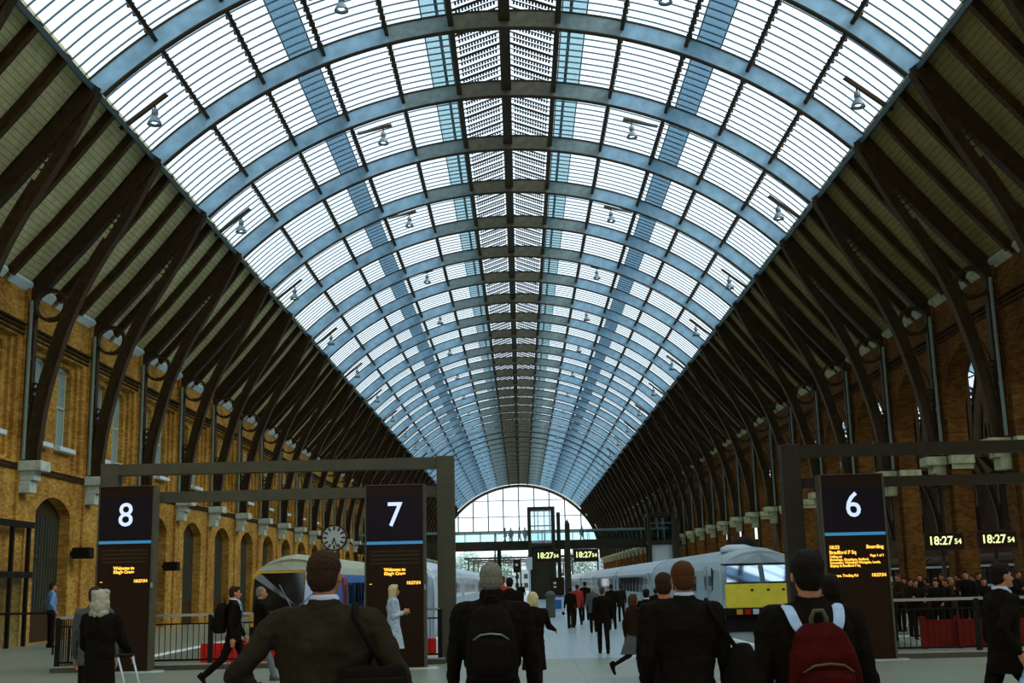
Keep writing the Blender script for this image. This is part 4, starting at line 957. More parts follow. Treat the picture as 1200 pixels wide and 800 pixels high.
# steel screen frame against the left wall
r = empty('entrance_screen', (-XW + .3, 38.6, 0)); b = MB()
for yy in (-1.4, .0, 1.3): b.box(-.06, .06, yy - .06, yy + .06, 0, 3.9)
for z in (2.25, 3.85): b.box(-.08, .08, -2.4, 1.6, z - .1, z + .1)
b.build('frame', 'dark', r); b = MB(); b.box(-.02, .02, -1.4, 1.3, .1, 2.2); b.build('glass', 'liftglass', r); tag(r, 'dark steel framed screen against the left wall at the picture edge', 'screen')
r = empty('hoop_rail', (-13.9, 34, 0)); b = MB(); b.tube([(-1.2, 0, 0), (-1.2, 0, 1.05), (-1.12, 0, 1.12), (1.12, 0, 1.12), (1.2, 0, 1.05), (1.2, 0, 0)], .03, 8); b.build('hoop', 'dark', r); tag(r, 'dark metal hoop rail before the left wall', 'rail')
#@@PART3
# ------------------------------------------------------------------ people
def RX(a): return Matrix.Rotation(a, 3, 'X')
def RZ(a): return Matrix.Rotation(a, 3, 'Z')
def remesh(o, vox, sm=3, disp=0.0, dscale=0.12):
    m = o.modifiers.new('one_surface', 'REMESH'); m.mode = 'VOXEL'; m.voxel_size = vox; m.use_smooth_shade = True
    if sm: q = o.modifiers.new('soften', 'SMOOTH'); q.iterations = sm; q.factor = .5
    if disp:
        t = bpy.data.textures.new('folds', 'CLOUDS'); t.noise_scale = dscale; t.noise_depth = 2
        d = o.modifiers.new('folds', 'DISPLACE'); d.texture = t; d.strength = disp; d.mid_level = .5; d.texture_coords = 'LOCAL'
    return o
def person(X, Y, h, rz, label, cat='person', group=None, jacket='c_black', trousers='c_black', hair='hair_brown', hairstyle='short', skin='skin', shirt=None,
           tie=False, hem=.78, wide=1.0, lean=0.0, hyaw=0.0, hpitch=0.0, legL=(0, 0), legR=(0, 0), armL=(5, 10, 12, 0), armR=(5, 10, 12, 0), shoes='c_black',
           skirt=None, lod=0, collar=None, hood=False, spread=0.0, hairw=1.0):
    """facing +Y before rz; leg = (hip flex, knee flex) in degrees, arm = (flex, abduct, elbow flex, inward)"""
    vox = (.0085, .012, .018, .028)[lod]
    root = empty('person', (X, Y, 0), math.radians(rz)); s = h / 1.728; root.scale = (s, s, s)
    rad = math.radians
    J = {}
    for sd, n, lg in ((-1, 'L', legL), (1, 'R', legR)):
        a, b = rad(lg[0]), rad(lg[1]); hp = Vector((sd * .092, 0, .93)); kn = hp + Vector((sd * spread, math.sin(a), -math.cos(a))) * .43
        an = kn + Vector((sd * spread * .5, math.sin(a - b), -math.cos(a - b))) * .42; J['h' + n], J['k' + n], J['a' + n] = hp, kn, an; J['f' + n] = a - b
    low = min(J['aL'].z, J['aR'].z); dz = .085 - low
    for k in list(J):
        if isinstance(J[k], Vector): J[k] = J[k] + Vector((0, 0, dz))
    hip = Vector((0, 0, .95 + dz)); RL = RX(-rad(lean))
    T = lambda x, y, z: hip + RL @ (Vector((x, y, z + dz)) - hip)
    for sd, n, ar in ((-1, 'L', armL), (1, 'R', armR)):
        fl, ab, el, inn = [rad(v) for v in ar]; sh = T(sd * .175 * wide, 0, 1.395)
        d = Vector((sd * math.sin(ab), math.sin(fl) * math.cos(ab), -math.cos(fl) * math.cos(ab))).normalized(); e = sh + d * .29
        d2 = Vector((sd * math.sin(ab) * .4 - sd * math.sin(inn), math.sin(fl + el), -math.cos(fl + el))); d2.normalize(); wr = e + d2 * .255
        J['s' + n], J['e' + n], J['w' + n], J['d' + n] = sh, e, wr, d2
    neck = T(0, -.005, 1.47); HR = RZ(rad(hyaw)) @ RX(-rad(hpitch)); hc = T(0, .015, 1.598); HS = .92
    H = lambda x, y, z: hc + HR @ Vector((x, y, z))
    # ---- body: one continuous surface
    b = MB()
    b.loft([(T(0, 0, .86), .12, .09), (T(0, 0, .95), .145, .10), (T(0, 0, 1.1), .125, .09), (T(0, 0, 1.25), .15 * wide, .10), (T(0, 0, 1.38), .165 * wide, .095), (T(0, 0, 1.45), .10, .065), (T(0, 0, 1.48), .055, .05)], 16)
    for n in 'LR':
        b.cone(J['h' + n], .072, J['k' + n], .048, 12); b.cone(J['k' + n], .048, J['a' + n], .034, 12)
        up_ = J['a' + n].z - .085 > .03; Rf = RX(J['f' + n] if up_ else 0); b.cone(J['a' + n] + Rf @ Vector((0, -.03, -.035)), .033, J['a' + n] + Rf @ Vector((0, .13, -.055)), .020, 10)
        b.cone(J['s' + n], .045, J['e' + n], .036, 12); b.cone(J['e' + n], .036, J['w' + n], .026, 12)
        sd = -1 if n == 'L' else 1; d2 = J['d' + n]; side = d2.cross(Vector((sd * 1.0, 0, 0))).normalized() * -1
        if side.length < .1: side = Vector((0, 1, 0))
        pn = d2.cross(side).normalized()
        pc = J['w' + n] + d2 * .045; Rm = Matrix((side, pn, d2)).transposed()
        b.loft([(J['w' + n], .026, .02, Rm), (pc, .038, .016, Rm), (J['w' + n] + d2 * .088, .040, .014, Rm)], 12)
        curl = pn if (pn.x * sd) < 0 else -pn
        for i in range(4):
            o_ = J['w' + n] + d2 * .085 + side * (-.030 + .020 * i); L = (.066, .078, .082, .070)[i] * .5
            p1 = o_ + d2 * L + curl * .008; p2 = p1 + (d2 * .75 + curl * .65).normalized() * L * .75; p3 = p2 + (d2 * .3 + curl * .95).normalized() * L * .5
            b.cone(o_, .0095, p1, .0088, 8); b.cone(p1, .0088, p2, .0080, 8); b.cone(p2, .0080, p3, .0070, 8)
        t0 = J['w' + n] + d2 * .03 + side * .030; t1 = t0 + (d2 * .7 + side * .6 + curl * .3).normalized() * .038; t2 = t1 + (d2 * .9 + curl * .4).normalized() * .028
        b.cone(t0, .012, t1, .0100, 8); b.cone(t1, .0100, t2, .0080, 8)
    b.cone(T(0, -.01, 1.42), .060, H(0, -.02, -.06), .052, 16); nh = len(b.v)
    b.ball(H(0, -.012, .03), .077, .094, .090, 18, R=HR); b.ball(H(0, .030, -.035), .060, .066, .075, 16, R=HR); b.ball(H(0, .062, -.088), .030, .026, .022, 10, R=HR)
    b.cone(H(0, .085, .012), .010, H(0, .112, -.022), .0135, 8); b.ball(H(0, .098, -.058), .022, .010, .009, 8, R=HR)
    for sd in (-1, 1):
        b.ball(H(sd * .080, -.006, -.008), .010, .020, .031, 10, R=HR @ RZ(-sd * .35)); b.ball(H(sd * .033, .078, .026), .022, .012, .008, 8, R=HR); b.ball(H(sd * .038, .066, -.015), .022, .02, .018, 8, R=HR)
    b.v[nh:] = [tuple(hc + (Vector(q) - hc) * HS) for q in b.v[nh:]]
    remesh(b.build('body', skin, root, smooth=True, fix=False), min(vox, .010) if lod < 2 else vox, 2)
    if lod < 3:
        for sd in (-1, 1): e = MB(); e.ball(H(sd * .032 * HS, .088 * HS, .010), .011, .009, .008, 8, R=HR); e.build('eye', 'eye', root, smooth=True, fix=False)
        e = MB(); e.ball(H(0, .103 * HS, -.058 * HS), .019, .006, .006, 8, R=HR); e.build('mouth', 'lip', root, smooth=True, fix=False)
    # ---- hair
    hb = MB()
    if hairstyle != 'bald':
        k = hairw
        hb.ball(H(0, -.024, .048), .087 * k, .100 * k, .090 * k, 18, R=HR); hb.ball(H(0, -.048, .0), .080 * k, .074 * k, .085 * k, 16, R=HR)
        if hairstyle == 'short': hb.ball(H(0, -.050, -.038), .062, .048, .046, 12, R=HR); hb.ball(H(0, .035, .100), .062, .050, .032, 12, R=HR)
        if hairstyle == 'tousled':
            hb.ball(H(0, -.052, -.040), .064, .050, .050, 12, R=HR); rr = random.Random(5)
            for i in range(26): a_ = rr.uniform(0, 6.28); q = rr.uniform(0, .07); hb.ball(H(math.cos(a_) * q, math.sin(a_) * q - .015, .115 + rr.uniform(-.01, .022) - q * .35), .024, .022, .022, 8, R=HR)
        if hairstyle == 'cropped': hb.ball(H(0, -.045, -.035), .066, .050, .048, 12, R=HR)
        if hairstyle in ('bob', 'long'):
            L = .12 if hairstyle == 'bob' else .27
            hb.loft([(H(0, -.055, .05), .092 * k, .075 * k, HR), (H(0, -.06, -.06), .096 * k, .065 * k, HR), (H(0, -.06, -L), .082 * k, .048, HR), (H(0, -.06, -L - .04), .05, .03, HR)], 16)
            for sd in (-1, 1): hb.cone(H(sd * .078, .012, .05), .030, H(sd * .080, -.005, -L * .8), .024, 10)
            hb.ball(H(0, .04, .100), .065, .048, .032, 12, R=HR)
        if hairstyle == 'shaggy':
            rr = random.Random(9)
            for i in range(60):
                a_ = rr.uniform(0, 6.28); zz = rr.uniform(-.19, .10); q = .085 if zz > -.02 else .10
                hb.ball(H(math.cos(a_) * q * 1.0, min(math.sin(a_) * q, .02 if zz < .08 else 1) - .03, zz), .034, .034, .042, 8, R=HR)
            hb.loft([(H(0, -.05, .05), .095, .08, HR), (H(0, -.06, -.10), .105, .075, HR), (H(0, -.06, -.20), .08, .05, HR)], 14)
        hb.v = [tuple(hc + (Vector(q) - hc) * HS) for q in hb.v]
        remesh(hb.build('hair', hair, root, smooth=True, fix=False), vox * .8, 1, .010 if lod < 2 else 0, .022)
    # ---- trousers or skirt
    t = MB()
    if skirt is None:
        t.loft([(Vector((0, 0, .83 + dz)), .14, .105), (Vector((0, 0, .93 + dz)), .165, .122), (Vector((0, 0, 1.0 + dz)), .150, .110), (Vector((0, 0, 1.04 + dz)), .13, .09)], 16)
        for n in 'LR': t.cone(J['h' + n], .092, J['k' + n], .068, 14); t.cone(J['k' + n], .068, J['a' + n] + Vector((0, 0, .005)), .056, 14)
        remesh(t.build('trousers', trousers, root, smooth=True, fix=False), vox, 3, .016 if lod < 2 else 0, .10)
    else:
        m_, zk = skirt; cy_ = (J['kL'].y + J['kR'].y) / 2 * .8; f_ = abs(J['kL'].y - J['kR'].y) * .45
        t.loft([(Vector((0, 0, 1.02 + dz)), .13, .095), (Vector((0, 0, .93 + dz)), .17, .125), (Vector((0, cy_ * .5, (.93 + zk) / 2 + dz)), .19, .15 + f_ * .5), (Vector((0, cy_, zk + dz)), .21, .16 + f_)], 20)
        remesh(t.build('skirt', m_, root, smooth=True, fix=False), vox, 3, .015 if lod < 2 else 0, .12)
        t = MB()
        for n in 'LR': t.cone(J['h' + n], .075, J['k' + n], .052, 12); t.cone(J['k' + n], .052, J['a' + n], .037, 12)
        remesh(t.build('tights', trousers, root, smooth=True, fix=False), vox, 2)
    for n in 'LR':
        q = MB(); a = J['a' + n]; an_ = J['f' + n]; pit = -.9 * max(0, -(-an_)) if False else 0
        up_ = a.z - .085 > .03; ang = (an_ - .0) * (1 if up_ else .0)
        Rf = RX(ang); F = lambda x, y, z: a + Rf @ Vector((x, y, z))
        q.loft([(F(0, -.035, .02), .044, .05, Rf), (F(0, .0, -.03), .045, .085, Rf), (F(0, .05, -.065), .047, .135, Rf), (F(0, .05, -.082), .045, .135, Rf)], 14)
        q.ball(F(0, .13, -.058), .042, .055, .026, 10, R=Rf)
        remesh(q.build('shoe', shoes, root, smooth=True, fix=False), vox * .8, 2)
    # ---- jacket
    j = MB(); w_ = wide; hz = hem
    secs = [(T(0, 0, hz), .185, .135), (T(0, 0, hz + .08), .185, .133)] if hz < .9 else [(T(0, 0, hz), .165, .12)]
    if hz < .6: secs = [(T(0, 0, hz), .22, .17), (T(0, 0, .75), .20, .145)]
    secs += [(T(0, 0, .98), .172, .122), (T(0, .0, 1.12), .165 * w_, .118), (T(0, -.005, 1.26), .185 * w_, .13), (T(0, -.008, 1.35), .188 * w_, .122), (T(0, -.01, 1.40), .160 * w_, .108), (T(0, -.012, 1.44), .115, .088), (T(0, -.012, 1.475), .075, .068)]
    j.loft(secs, 22)
    for n in 'LR':
        sd = -1 if n == 'L' else 1
        j.cone(T(sd * .05, -.012, 1.435), .046, J['s' + n], .058, 14); j.cone(J['s' + n], .063, J['e' + n], .053, 14); j.cone(J['e' + n], .053, J['w' + n] - J['d' + n] * .02, .040, 14)
    if hood or collar == 'high': j.loft([(T(0, -.015, 1.45), .088, .082), (T(0, -.012, 1.53), .076, .074), (T(0, -.012, 1.545), .066, .064)], 16)
    else: j.loft([(T(0, -.015, 1.43), .092, .084), (T(0, -.016, 1.475), .078, .075), (T(0, -.020, 1.500), .069, .068)], 16)
    remesh(j.build('jacket', jacket, root, smooth=True, fix=False), vox, 3, .034 if lod < 2 else .012 if lod == 2 else 0, .10)
    if shirt:
        c = MB(); c.loft([(T(0, -.008, 1.475), .074, .070), (T(0, -.016, 1.512), .066, .066), (T(0, -.014, 1.518), .060, .060)], 20)
        c.loft([(T(0, .098, 1.22), .03, .02), (T(0, .11, 1.34), .045, .02), (T(0, .085, 1.43), .05, .022), (T(0, .06, 1.49), .045, .02)], 12); 
        remesh(c.build('shirt_collar', shirt, root, smooth=True, fix=False), min(vox, .012), 1)
        if tie: c = MB(); c.loft([(T(0, .145, 1.02), .004, .004), (T(0, .148, 1.08), .035, .008), (T(0, .145, 1.30), .026, .008), (T(0, .115, 1.43), .016, .008), (T(0, .095, 1.475), .018, .01)], 10); c.build('tie', 'c_tie', root, smooth=True)
    tag(root, label, cat, group); root['_j'] = 0; del root['_j']
    return root, J, T, H
def local(root, p):
    """a point of the person's own frame in the place"""
    s = root.scale[0]; a = root.rotation_euler.z; q = RZ(a) @ (Vector(p) * s); return Vector((root.location.x + q.x, root.location.y + q.y, root.location.z + q.z))
def backpack(root, T, zc, hh, wd, dp, m, strap, label, handle, cat='backpack', lod=0, wide=1.0):
    """worn on the back: a thing of its own, built in the wearer's frame"""
    r = empty('backpack', tuple(root.location), root.rotation_euler.z); r.scale = root.scale; b = MB(); y = -.125 - dp / 2
    P = lambda x, yy, z: T(x, yy, z)
    b.loft([(P(0, y, zc - hh / 2), wd * .42, dp * .36), (P(0, y, zc - hh * .46), wd * .49, dp * .5), (P(0, y, zc - hh * .1), wd * .5, dp * .52), (P(0, y + .01, zc + hh * .2), wd * .46, dp * .46), (P(0, y + .03, zc + hh * .38), wd * .36, dp * .36), (P(0, y + .045, zc + hh * .48), wd * .20, dp * .25)], 24, power=3.2)
    remesh(b.build('main_bag', m, r, smooth=True, fix=False), .009 if lod < 2 else .016, 2, .022 if lod < 2 else 0, .09)
    b = MB(); b.loft([(P(0, y - dp * .42, zc - hh * .40), wd * .34, dp * .22), (P(0, y - dp * .46, zc - hh * .3), wd * .37, dp * .28), (P(0, y - dp * .42, zc - hh * .0), wd * .36, dp * .24), (P(0, y - dp * .34, zc + hh * .06), wd * .30, dp * .12)], 20, power=3)
    remesh(b.build('front_pocket', m, r, smooth=True, fix=False), .010 if lod < 2 else .016, 2, .014 if lod < 2 else 0, .07)
    for sd in (-1, 1):
        b = MB(); pts = [(sd * wd * .22, -.145, zc + hh * .36), (sd * .105, -.132, 1.37), (sd * .118, -.085, 1.436), (sd * .125, -.01, 1.462), (sd * .13, .08, 1.43), (sd * .14, .135, 1.36), (sd * .15, .14, 1.22), (sd * .17, .08, 1.1), (sd * .17, -.06, zc - hh * .35)]
        pts = [P(*q) for q in pts]; W_ = .030; v = []; f = []
        for i, q in enumerate(pts):
            d = (pts[min(i + 1, len(pts) - 1)] - pts[max(i - 1, 0)]).normalized(); nn = Vector((d.y * 0, -d.z, d.y)).normalized() if abs(d.x) < .9 else Vector((0, 0, 1)); sdv = Vector((1, 0, 0))
            for (u, o_) in ((-W_, 0), (W_, 0), (W_, .014), (-W_, .014)): v.append(q + sdv * u + nn * (o_ if True else 0))
        for i in range(len(pts) - 1):
            for k in range(4): f.append((i * 4 + k, i * 4 + (k + 1) % 4, i * 4 + 4 + (k + 1) % 4, i * 4 + 4 + k))
        f += [(0, 3, 2, 1), tuple((len(pts) - 1) * 4 + k for k in range(4))]
        b.add(v, f); o = b.build('shoulder_strap', strap, r); md = o.modifiers.new('sub', 'SUBSURF'); md.levels = md.render_levels = 2
    b = MB(); zt = zc + hh * .42; b.tube([P(-.032, -.15, zt - .03), P(-.036, -.165, zt + .05), P(-.02, -.17, zt + .085), P(.02, -.17, zt + .085), P(.036, -.165, zt + .05), P(.032, -.15, zt - .03)], .011, 8); b.build('grab_loop', handle, r, smooth=True)
    b = MB()
    z_ = zc + hh * .08
    b.tube([P(-wd * .34, y - dp * .46, z_ - .02), P(-wd * .2, y - dp * .60, z_ + .012), P(0, y - dp * .66, z_ + .02), P(wd * .2, y - dp * .60, z_ + .012), P(wd * .34, y - dp * .46, z_ - .02)], .006, 6); b.build('zip', 'lamp' if m == 'c_black' else 'c_olive', r, smooth=True)
    tag(r, label, cat); return r
def sidebag(c, w2, d2_, h2, rz, m, label, strap_pts=None, lod=0, flap=True, name='shoulder_bag', cat='bag'):
    r = empty(name, c, math.radians(rz)); b = MB(); b.loft([((0, 0, -h2), w2 * .9, d2_ * .9), ((0, 0, -h2 * .9), w2, d2_), ((0, 0, h2 * .2), w2 * .97, d2_ * .85), ((0, 0, h2 * .85), w2 * .85, d2_ * .5), ((0, 0, h2), w2 * .8, d2_ * .3)], 22, power=3.5)
    remesh(b.build('bag_body', m, r, smooth=True, fix=False), .010, 2, .02, .09)
    if flap: b = MB(); b.box(-w2 * .8, w2 * .8, -d2_ - .025, -d2_ * .6, -h2 * .2, h2 * .7); b.build('pocket', m, r, bevel=.02)
    b = MB(); b.bar((.02, -d2_ - .03, .02), (.05, -d2_ - .03, -.05), .012, .006); b.bar((.04, -d2_ - .03, .03), (.07, -d2_ - .03, -.04), .012, .006); b.build('luggage_tag', 'twhite', r)
    if strap_pts:
        b = MB(); b.tube([Vector(p) - Vector(c) for p in strap_pts], .016, 8); o = b.build('strap', m, r, smooth=True); o.rotation_euler.z = -math.radians(rz)
    tag(r, label, cat); return r
def px(x, y, Y): return at(x, y, Y)
def put(pxx, top, Y, **k):
    a = at(pxx, top, Y); return person(a.x, Y, a.z / 1.0, **k)
# the man in the charcoal suit, foreground
a = at(381, 637, 6.2); P1, J, T, H = person(a.x, 6.2, a.z, 0, 'man in charcoal suit seen from behind, largest figure left of centre', jacket='c_char', trousers='c_char', hair='hair_brown', shirt='c_white', wide=1.24, hyaw=-12, armL=(-12, 38, 48, 50), armR=(-4, 27, 25, 0), legL=(18, 8), legR=(-14, 14), lod=0, skin='skin_dim')
c = local(P1, (.24, -.14, 1.02)); sidebag(tuple(c), .19, .07, .17, 10, 'c_black', 'black shoulder bag at the right hip of the charcoal suited man', [local(P1, (.30, -.12, 1.15)), local(P1, (.22, -.135, 1.28)), local(P1, (.155, -.115, 1.39)), local(P1, (.145, -.02, 1.445)), local(P1, (.15, .09, 1.41)), local(P1, (.18, .17, 1.3))])
# man with black backpack
a = at(575, 655, 8.9); P2, J, T, H = person(a.x, 8.9, a.z, 0, 'man in dark coat with cropped grey hair wearing a black backpack', jacket='c_black', hair='hair_grey', hairstyle='cropped', wide=1.22, hem=.72, collar='high', skin='skin_dim', armL=(0, 9, 20, 0), armR=(4, 9, 16, 0), legL=(15, 5), legR=(-12, 10))
backpack(P2, T, 1.20, .50, .34, .20, 'c_black', 'c_black', 'black backpack with curved zip worn by the grey haired man', 'c_black')
# man in dark suit, right of centre
a = at(799, 652, 8.5); P5, J, T, H = person(a.x, 8.5, a.z, 0, 'man in dark suit with reddish brown hair, seen from behind right of centre', jacket='c_black', hair='hair_ginger', hairstyle='short', shirt='c_white', wide=1.15, skin='skin_dim', armL=(-5, 10, 30, 0), armR=(0, 10, 20, 0), legL=(-10, 8), legR=(16, 4))
c = local(P5, (.36, -.02, .92)); sidebag(tuple(c), .13, .15, .25, 70, 'c_black', 'large black bag slung at the right side of the reddish haired man', [local(P5, (.34, -.05, 1.1)), local(P5, (.22, -.125, 1.27)), local(P5, (.155, -.11, 1.39)), local(P5, (.145, 0, 1.445)), local(P5, (.17, .09, 1.38))])
# young man with wine red backpack
a = at(944, 640, 6.3); P6, J, T, H = person(a.x, 6.3, a.z, 0, 'young man in black jumper carrying a wine red backpack', jacket='c_black', hair='hair_black', hairstyle='tousled', wide=1.14, armL=(0, 11, 10, 0), armR=(2, 12, 10, 0), legL=(14, 6), legR=(-12, 12), hairw=1.04)
bp = backpack(P6, T, 1.14, .50, .34, .17, 'c_wine', 'c_strap', 'wine red backpack with pale blue straps and olive grab loop', 'c_olive')
# the person hidden behind him
a = at(972, 672, 9.0); person(a.x, 9.0, a.z, 0, 'person in black coat mostly hidden behind the wine red backpack wearer', jacket='c_black', hair='hair_black', lod=1, hood=True)
# right edge man walking
a = at(1166, 645, 11.6); P7, J, T, H = person(a.x, 11.6, a.z, -80, 'man in black suit striding across at the right picture edge', jacket='c_black', hair='hair_black', shirt='c_white', legL=(-20, 22), legR=(32, 8), armL=(-4, 8, 12, 0), armR=(-38, 14, 68, 0), lean=2, lod=1, wide=1.05)
w0 = local(P7, J['wR'] + J['dR'] * .10); r = empty('plastic_bag', (w0.x, w0.y, w0.z - .17), math.radians(-80)); b = MB(); b.loft([((0, 0, -.16), .09, .05), ((0, 0, -.12), .13, .07), ((0, 0, .02), .12, .06), ((0, 0, .10), .06, .03), ((0, 0, .16), .025, .015)], 18); remesh(b.build('bag_body', 'plasticbag', r, smooth=True, fix=False), .009, 1, .04, .06)
b = MB(); b.tube([(-.03, 0, .12), (-.02, 0, .19), (.02, 0, .19), (.03, 0, .12)], .007, 6); b.build('handle', 'plasticbag', r, smooth=True); tag(r, 'crumpled blue and white plastic bag carried by the striding man', 'bag')
# left foreground: woman with silver blond hair and a companion
a = at(120, 690, 13.6); P8, J, T, H = person(a.x, 13.6, a.z, -6, 'woman in long black coat with shaggy silver blonde hair, left foreground', jacket='c_black', hair='hair_silver', hairstyle='shaggy', hem=.95, skirt=('c_black', .30), wide=1.0, lod=1, hyaw=-20, armL=(10, 8, 40, 10), armR=(20, 8, 35, 0))
a = at(112, 687, 15.2); person(a.x, 15.2, a.z, 0, 'man in grey jacket half hidden behind the silver blonde woman', jacket='c_grey', hair='hair_brown', lod=1, wide=1.05)
r = empty('wheeled_suitcase', (at(165, 780, 12.5).x, 12.5, 0), math.radians(25)); b = MB(); b.loft([((0, 0, .06), .19, .11), ((0, 0, .1), .21, .13), ((0, 0, .52), .21, .13), ((0, 0, .56), .19, .11)], 20, power=5); b.build('case', 'c_black', r, smooth=True)
for s_ in (-1, 1): b = MB(); b.tube([(s_ * .07 + .0, .12, .5), (s_ * .07 - .14, .12, 1.02)], .010, 8); b.build('handle_tube', 'twhite', r, smooth=True)
b = MB(); b.tube([(-.22, .12, 1.02), (-.06, .12, 1.02)], .016, 8); b.build('handle_grip', 'dark', r)
for s_ in (-1, 1): b = MB(); b.tube([(s_ * .15 - .02, .12, .05), (s_ * .15 + .02, .12, .05)], .05, 12); b.build('wheel', 'dark', r)
tag(r, 'black wheeled suitcase with two pale pull tubes, bottom left', 'suitcase')
# small blonde woman in dark coat walking ahead
a = at(624, 692, 18.5); P3, J, T, H = person(a.x, 18.5, a.z, 0, 'short woman with pale blonde bob in dark coat ahead of the black backpack', jacket='c_black', hair='hair_blonde', hairstyle='bob', hem=.62, skirt=('c_black', .45), lod=1, wide=1.1, armR=(28, 14, 45, -20), armL=(0, 10, 10, 0), legL=(16, 6), legR=(-16, 20), hairw=1.12)
# walking group on the left
a = at(275, 682, 21.6); P9, J, T, H = person(a.x, 21.6, a.z, -78, 'man in black suit with blue tie walking past totem 8', jacket='c_black', hair='hair_brown', shirt='c_white', tie=True, legL=(24, 4), legR=(-22, 26), lod=1, armL=(10, 6, 20, 0), armR=(-12, 8, 20, 0))
backpack(P9, T, 1.2, .52, .32, .22, 'c_black', 'c_black', 'black backpack on the man with the blue tie', 'c_black', lod=2)
a = at(306, 684, 22.6); P10, J, T, H = person(a.x, 22.6, a.z, -75, 'balding man in black jacket and faded jeans holding a paper cup', jacket='c_black', trousers='c_jean', hair='hair_grey', hairstyle='cropped', legL=(20, 4), legR=(-24, 34), lod=1, armR=(35, 6, 60, 0), armL=(0, 6, 20, 0), hairw=.93, shoes='c_grey')
w0 = local(P10, J['wR'] + J['dR'] * .09); r = empty('coffee_cup', (w0.x, w0.y, w0.z - .05)); b = MB(); b.lathe([(.03, 0), (.042, .12)], n=16); b.build('cup', 'cup', r, smooth=True); b = MB(); b.lathe([(.046, .12), (.046, .135), (.036, .145)], n=16); b.build('lid', 'paper', r); tag(r, 'brown paper coffee cup with white lid in the hand of the balding man', 'cup')
a = at(461, 684, 23.4); person(a.x, 23.4, a.z, -80, 'blonde woman in long pale blue patterned coat standing before totem 7', jacket='c_pale', hair='hair_blonde', hairstyle='long', hem=.55, skirt=('c_pale', .5), lod=1, armR=(-5, 4, 115, 30), armL=(-5, 4, 110, 30), legL=(8, 2), legR=(-8, 8), wide=.86)
a = at(62, 682, 38.5); person(a.x, 38.5, a.z, -60, 'man in light blue shirt with hand on hip by the arched door', jacket='c_blue', trousers='c_black', hair='hair_brown', hem=.98, lod=1, armL=(-25, 35, 70, 40), armR=(-15, 25, 50, 30))
# central walkers
a = at(705, 687, 28.8); person(a.x, 28.8, a.z, 0, 'bald man in dark suit walking away down the middle of the platform', jacket='c_black', hair='hair_ginger', hairstyle='cropped', skin='skin', hairw=.9, lod=1, legL=(10, 3), legR=(-12, 10), armL=(-10, 10, 12, 0), armR=(12, 12, 14, 0), wide=1.08)
a = at(741, 690, 21.5); P, J, T, H = person(a.x, 21.5, a.z, -60, 'brown haired woman in dark jacket and pale skirt striding right', jacket='c_brown', hair='hair_ginger', hairstyle='bob', skirt=('c_grey', .55), lod=1, legL=(30, 6), legR=(-26, 40), hem=.85, armL=(-15, 8, 20, 0), armR=(20, 8, 30, 0))
a = at(757, 689, 24.0); person(a.x, 24.0, a.z, -20, 'man in black coat beyond the pale skirted woman', jacket='c_black', hair='hair_black', shirt='c_white', lod=1, legL=(10, 2), legR=(-14, 12))
a = at(777, 670, 10.8); person(a.x, 10.8, a.z, -10, 'dark haired person in black coat just left of the reddish haired man', jacket='c_black', hair='hair_brown', lod=1, wide=.95)
# the crowd
crowd = [
 (676, 684, 47, 10, 'c_red', 'hair_brown', 'person in pinkish red top in the crowd beside the pointed post'),
 (685, 681, 52, 0, 'c_black', 'hair_black', 'person in black coat behind the red top in the far crowd'),
 (694, 686, 40, -8, 'c_grey', 'hair_silver', 'grey jacketed person just left of the bald walking man'),
 (668, 688, 44, 5, 'c_black', 'hair_black', 'tall person in black left of the red top'),
 (716, 684, 42, 0, 'c_black', 'hair_brown', 'person in black coat just right of the bald walking man'),
 (727, 685, 50, 8, 'c_brown', 'hair_brown', 'person in brown coat beyond the platform walkers'),
 (611, 683, 84, 0, 'c_black', 'hair_black', 'small distant dark figure in the bright gap left of the signpost'),
 (597, 676, 26, 0, 'c_black', 'hair_black', 'dark haired person close beyond the grey haired man'),
 (588, 674, 30, 0, 'c_red', 'hair_ginger', 'person in red top beyond the grey haired man'),
 (768, 688, 34, 0, 'c_black', 'hair_black', 'dark figure beside the silver carriages'),
]
for i, (x_, t_, Y, rz, jk, hr, lab) in enumerate(crowd):
    a = at(x_, t_, Y); person(a.x, Y, min(a.z, 1.95), rz, lab, jacket=jk, hair=hr, lod=2, legL=(14 - i * 2, 4), legR=(-12 + i, 12), wide=1.06, hem=.74)
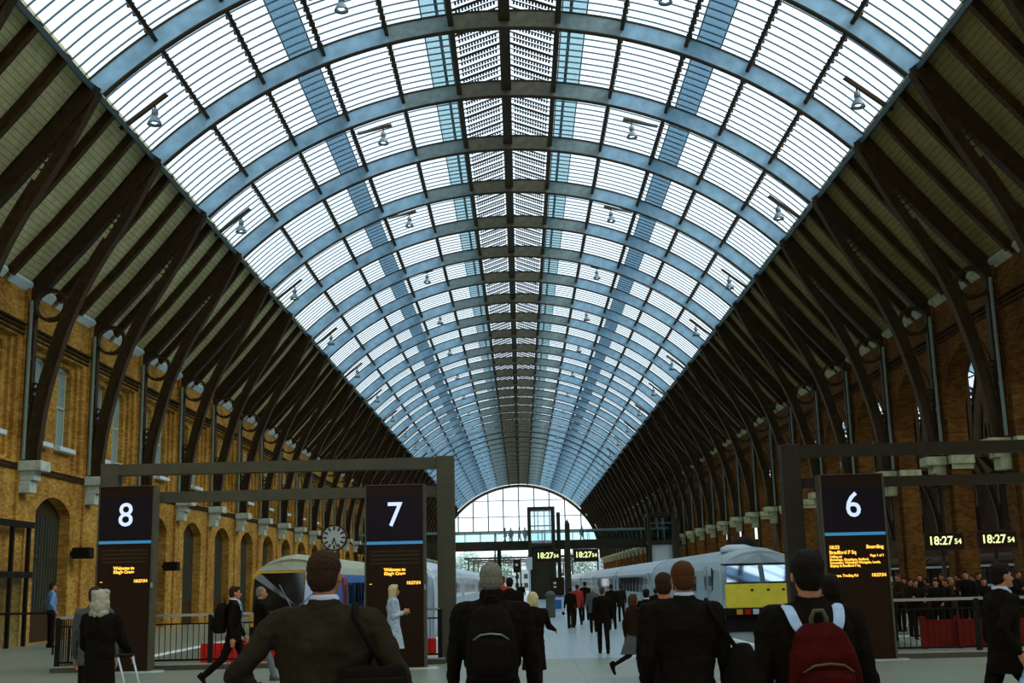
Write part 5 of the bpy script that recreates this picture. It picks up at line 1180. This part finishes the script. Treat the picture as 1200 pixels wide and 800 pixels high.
rt = random.Random(21); wait = [(1044, 683, 31, 60, 'hair_brown'), (1052, 672, 36, 120, 'hair_ginger'), (1066, 677, 33, 200, 'hair_black'), (1077, 672, 38, 160, 'hair_brown'), (1086, 676, 34, 30, 'hair_black'), (1095, 674, 40, 190, 'hair_black'), (1104, 671, 36, 100, 'hair_brown'), (1113, 676, 33, 220, 'hair_grey'), (1131, 668, 32, 150, 'hair_black'), (1140, 672, 36, 80, 'hair_brown'), (1152, 676, 31, 170, 'hair_black'), (1192, 668, 36, 200, 'hair_brown'), (1059, 676, 40, 140, 'hair_black'), (1072, 679, 31.5, 180, 'hair_brown'), (1096, 680, 30.4, 150, 'hair_black'), (1108, 678, 31.5, 100, 'hair_brown'), (1122, 671, 39, 60, 'hair_black'), (1146, 670, 38, 200, 'hair_brown')]
wl = ['leftmost of the crowd, next to totem 6', 'second from totem 6', 'third from totem 6', 'fourth from totem 6', 'fifth from totem 6', 'sixth from totem 6', 'seventh from totem 6', 'with grey hair before the second near pier', 'right of the middle fence post', 'second right of the middle fence post', 'nearest the striding man', 'at the right picture edge', 'far back behind the paper holder', 'close to the red panels near totem 6', 'by the red panels below the second near pier', 'close to the fence post', 'far back beside the near pier', 'far back near the striding man']
for (x_, t_, Y, rz, hr), l in zip(wait, wl):
    a = at(x_, t_, Y); PW = person(a.x, Y, max(1.5, min(a.z, 1.9)), rz, 'dark waiting person beyond the right fence, ' + l, group='waiting crowd beyond the right fence', jacket=rt.choice(['c_black', 'c_brown', 'c_black']), hair=hr, lod=2, skin='skin_dim', armL=(rt.uniform(0, 40), 8, rt.uniform(10, 80), 0), armR=(rt.uniform(20, 40), 8, rt.uniform(60, 80), 0))
    if 'second from' in l: NP = PW
PN, J, T, H = [q for q in [NP] if q][0]; a = local(PN, J['wR'] + J['dR'] * .12 + Vector((0, 0, .05))); b = MB(); b.box(-.14, .14, -.006, .006, -.10, .10); b.box(-.13, .0, -.012, .0, -.09, .09); o = b.build('newspaper', 'paper'); o.location = a; o.rotation_euler = (.3, .5, .2); tag(o, 'white folded paper held by a waiting person next to totem 6', 'newspaper')
# on the footbridge
for i, (x_, lab) in enumerate(((592, 'leftmost figure on the footbridge'), (599, 'second figure on the footbridge, leaning'), (609, 'third figure on the footbridge, walking'), (615.5, 'figure on the footbridge just left of the lift tower'), (682.5, 'lone figure on the footbridge right of the lift tower'), (771, 'figure on the footbridge by the right hand lift'))):
    a = at(x_, 640, 121.4); r, J, T, H = person(a.x, 121.4, 1.72, (i * 70) % 180 - 60, 'dark silhouetted ' + lab, jacket='c_black', hair='hair_black', lod=3, legL=(12, 4), legR=(-14, 14)); r.location.z = W(3.62)
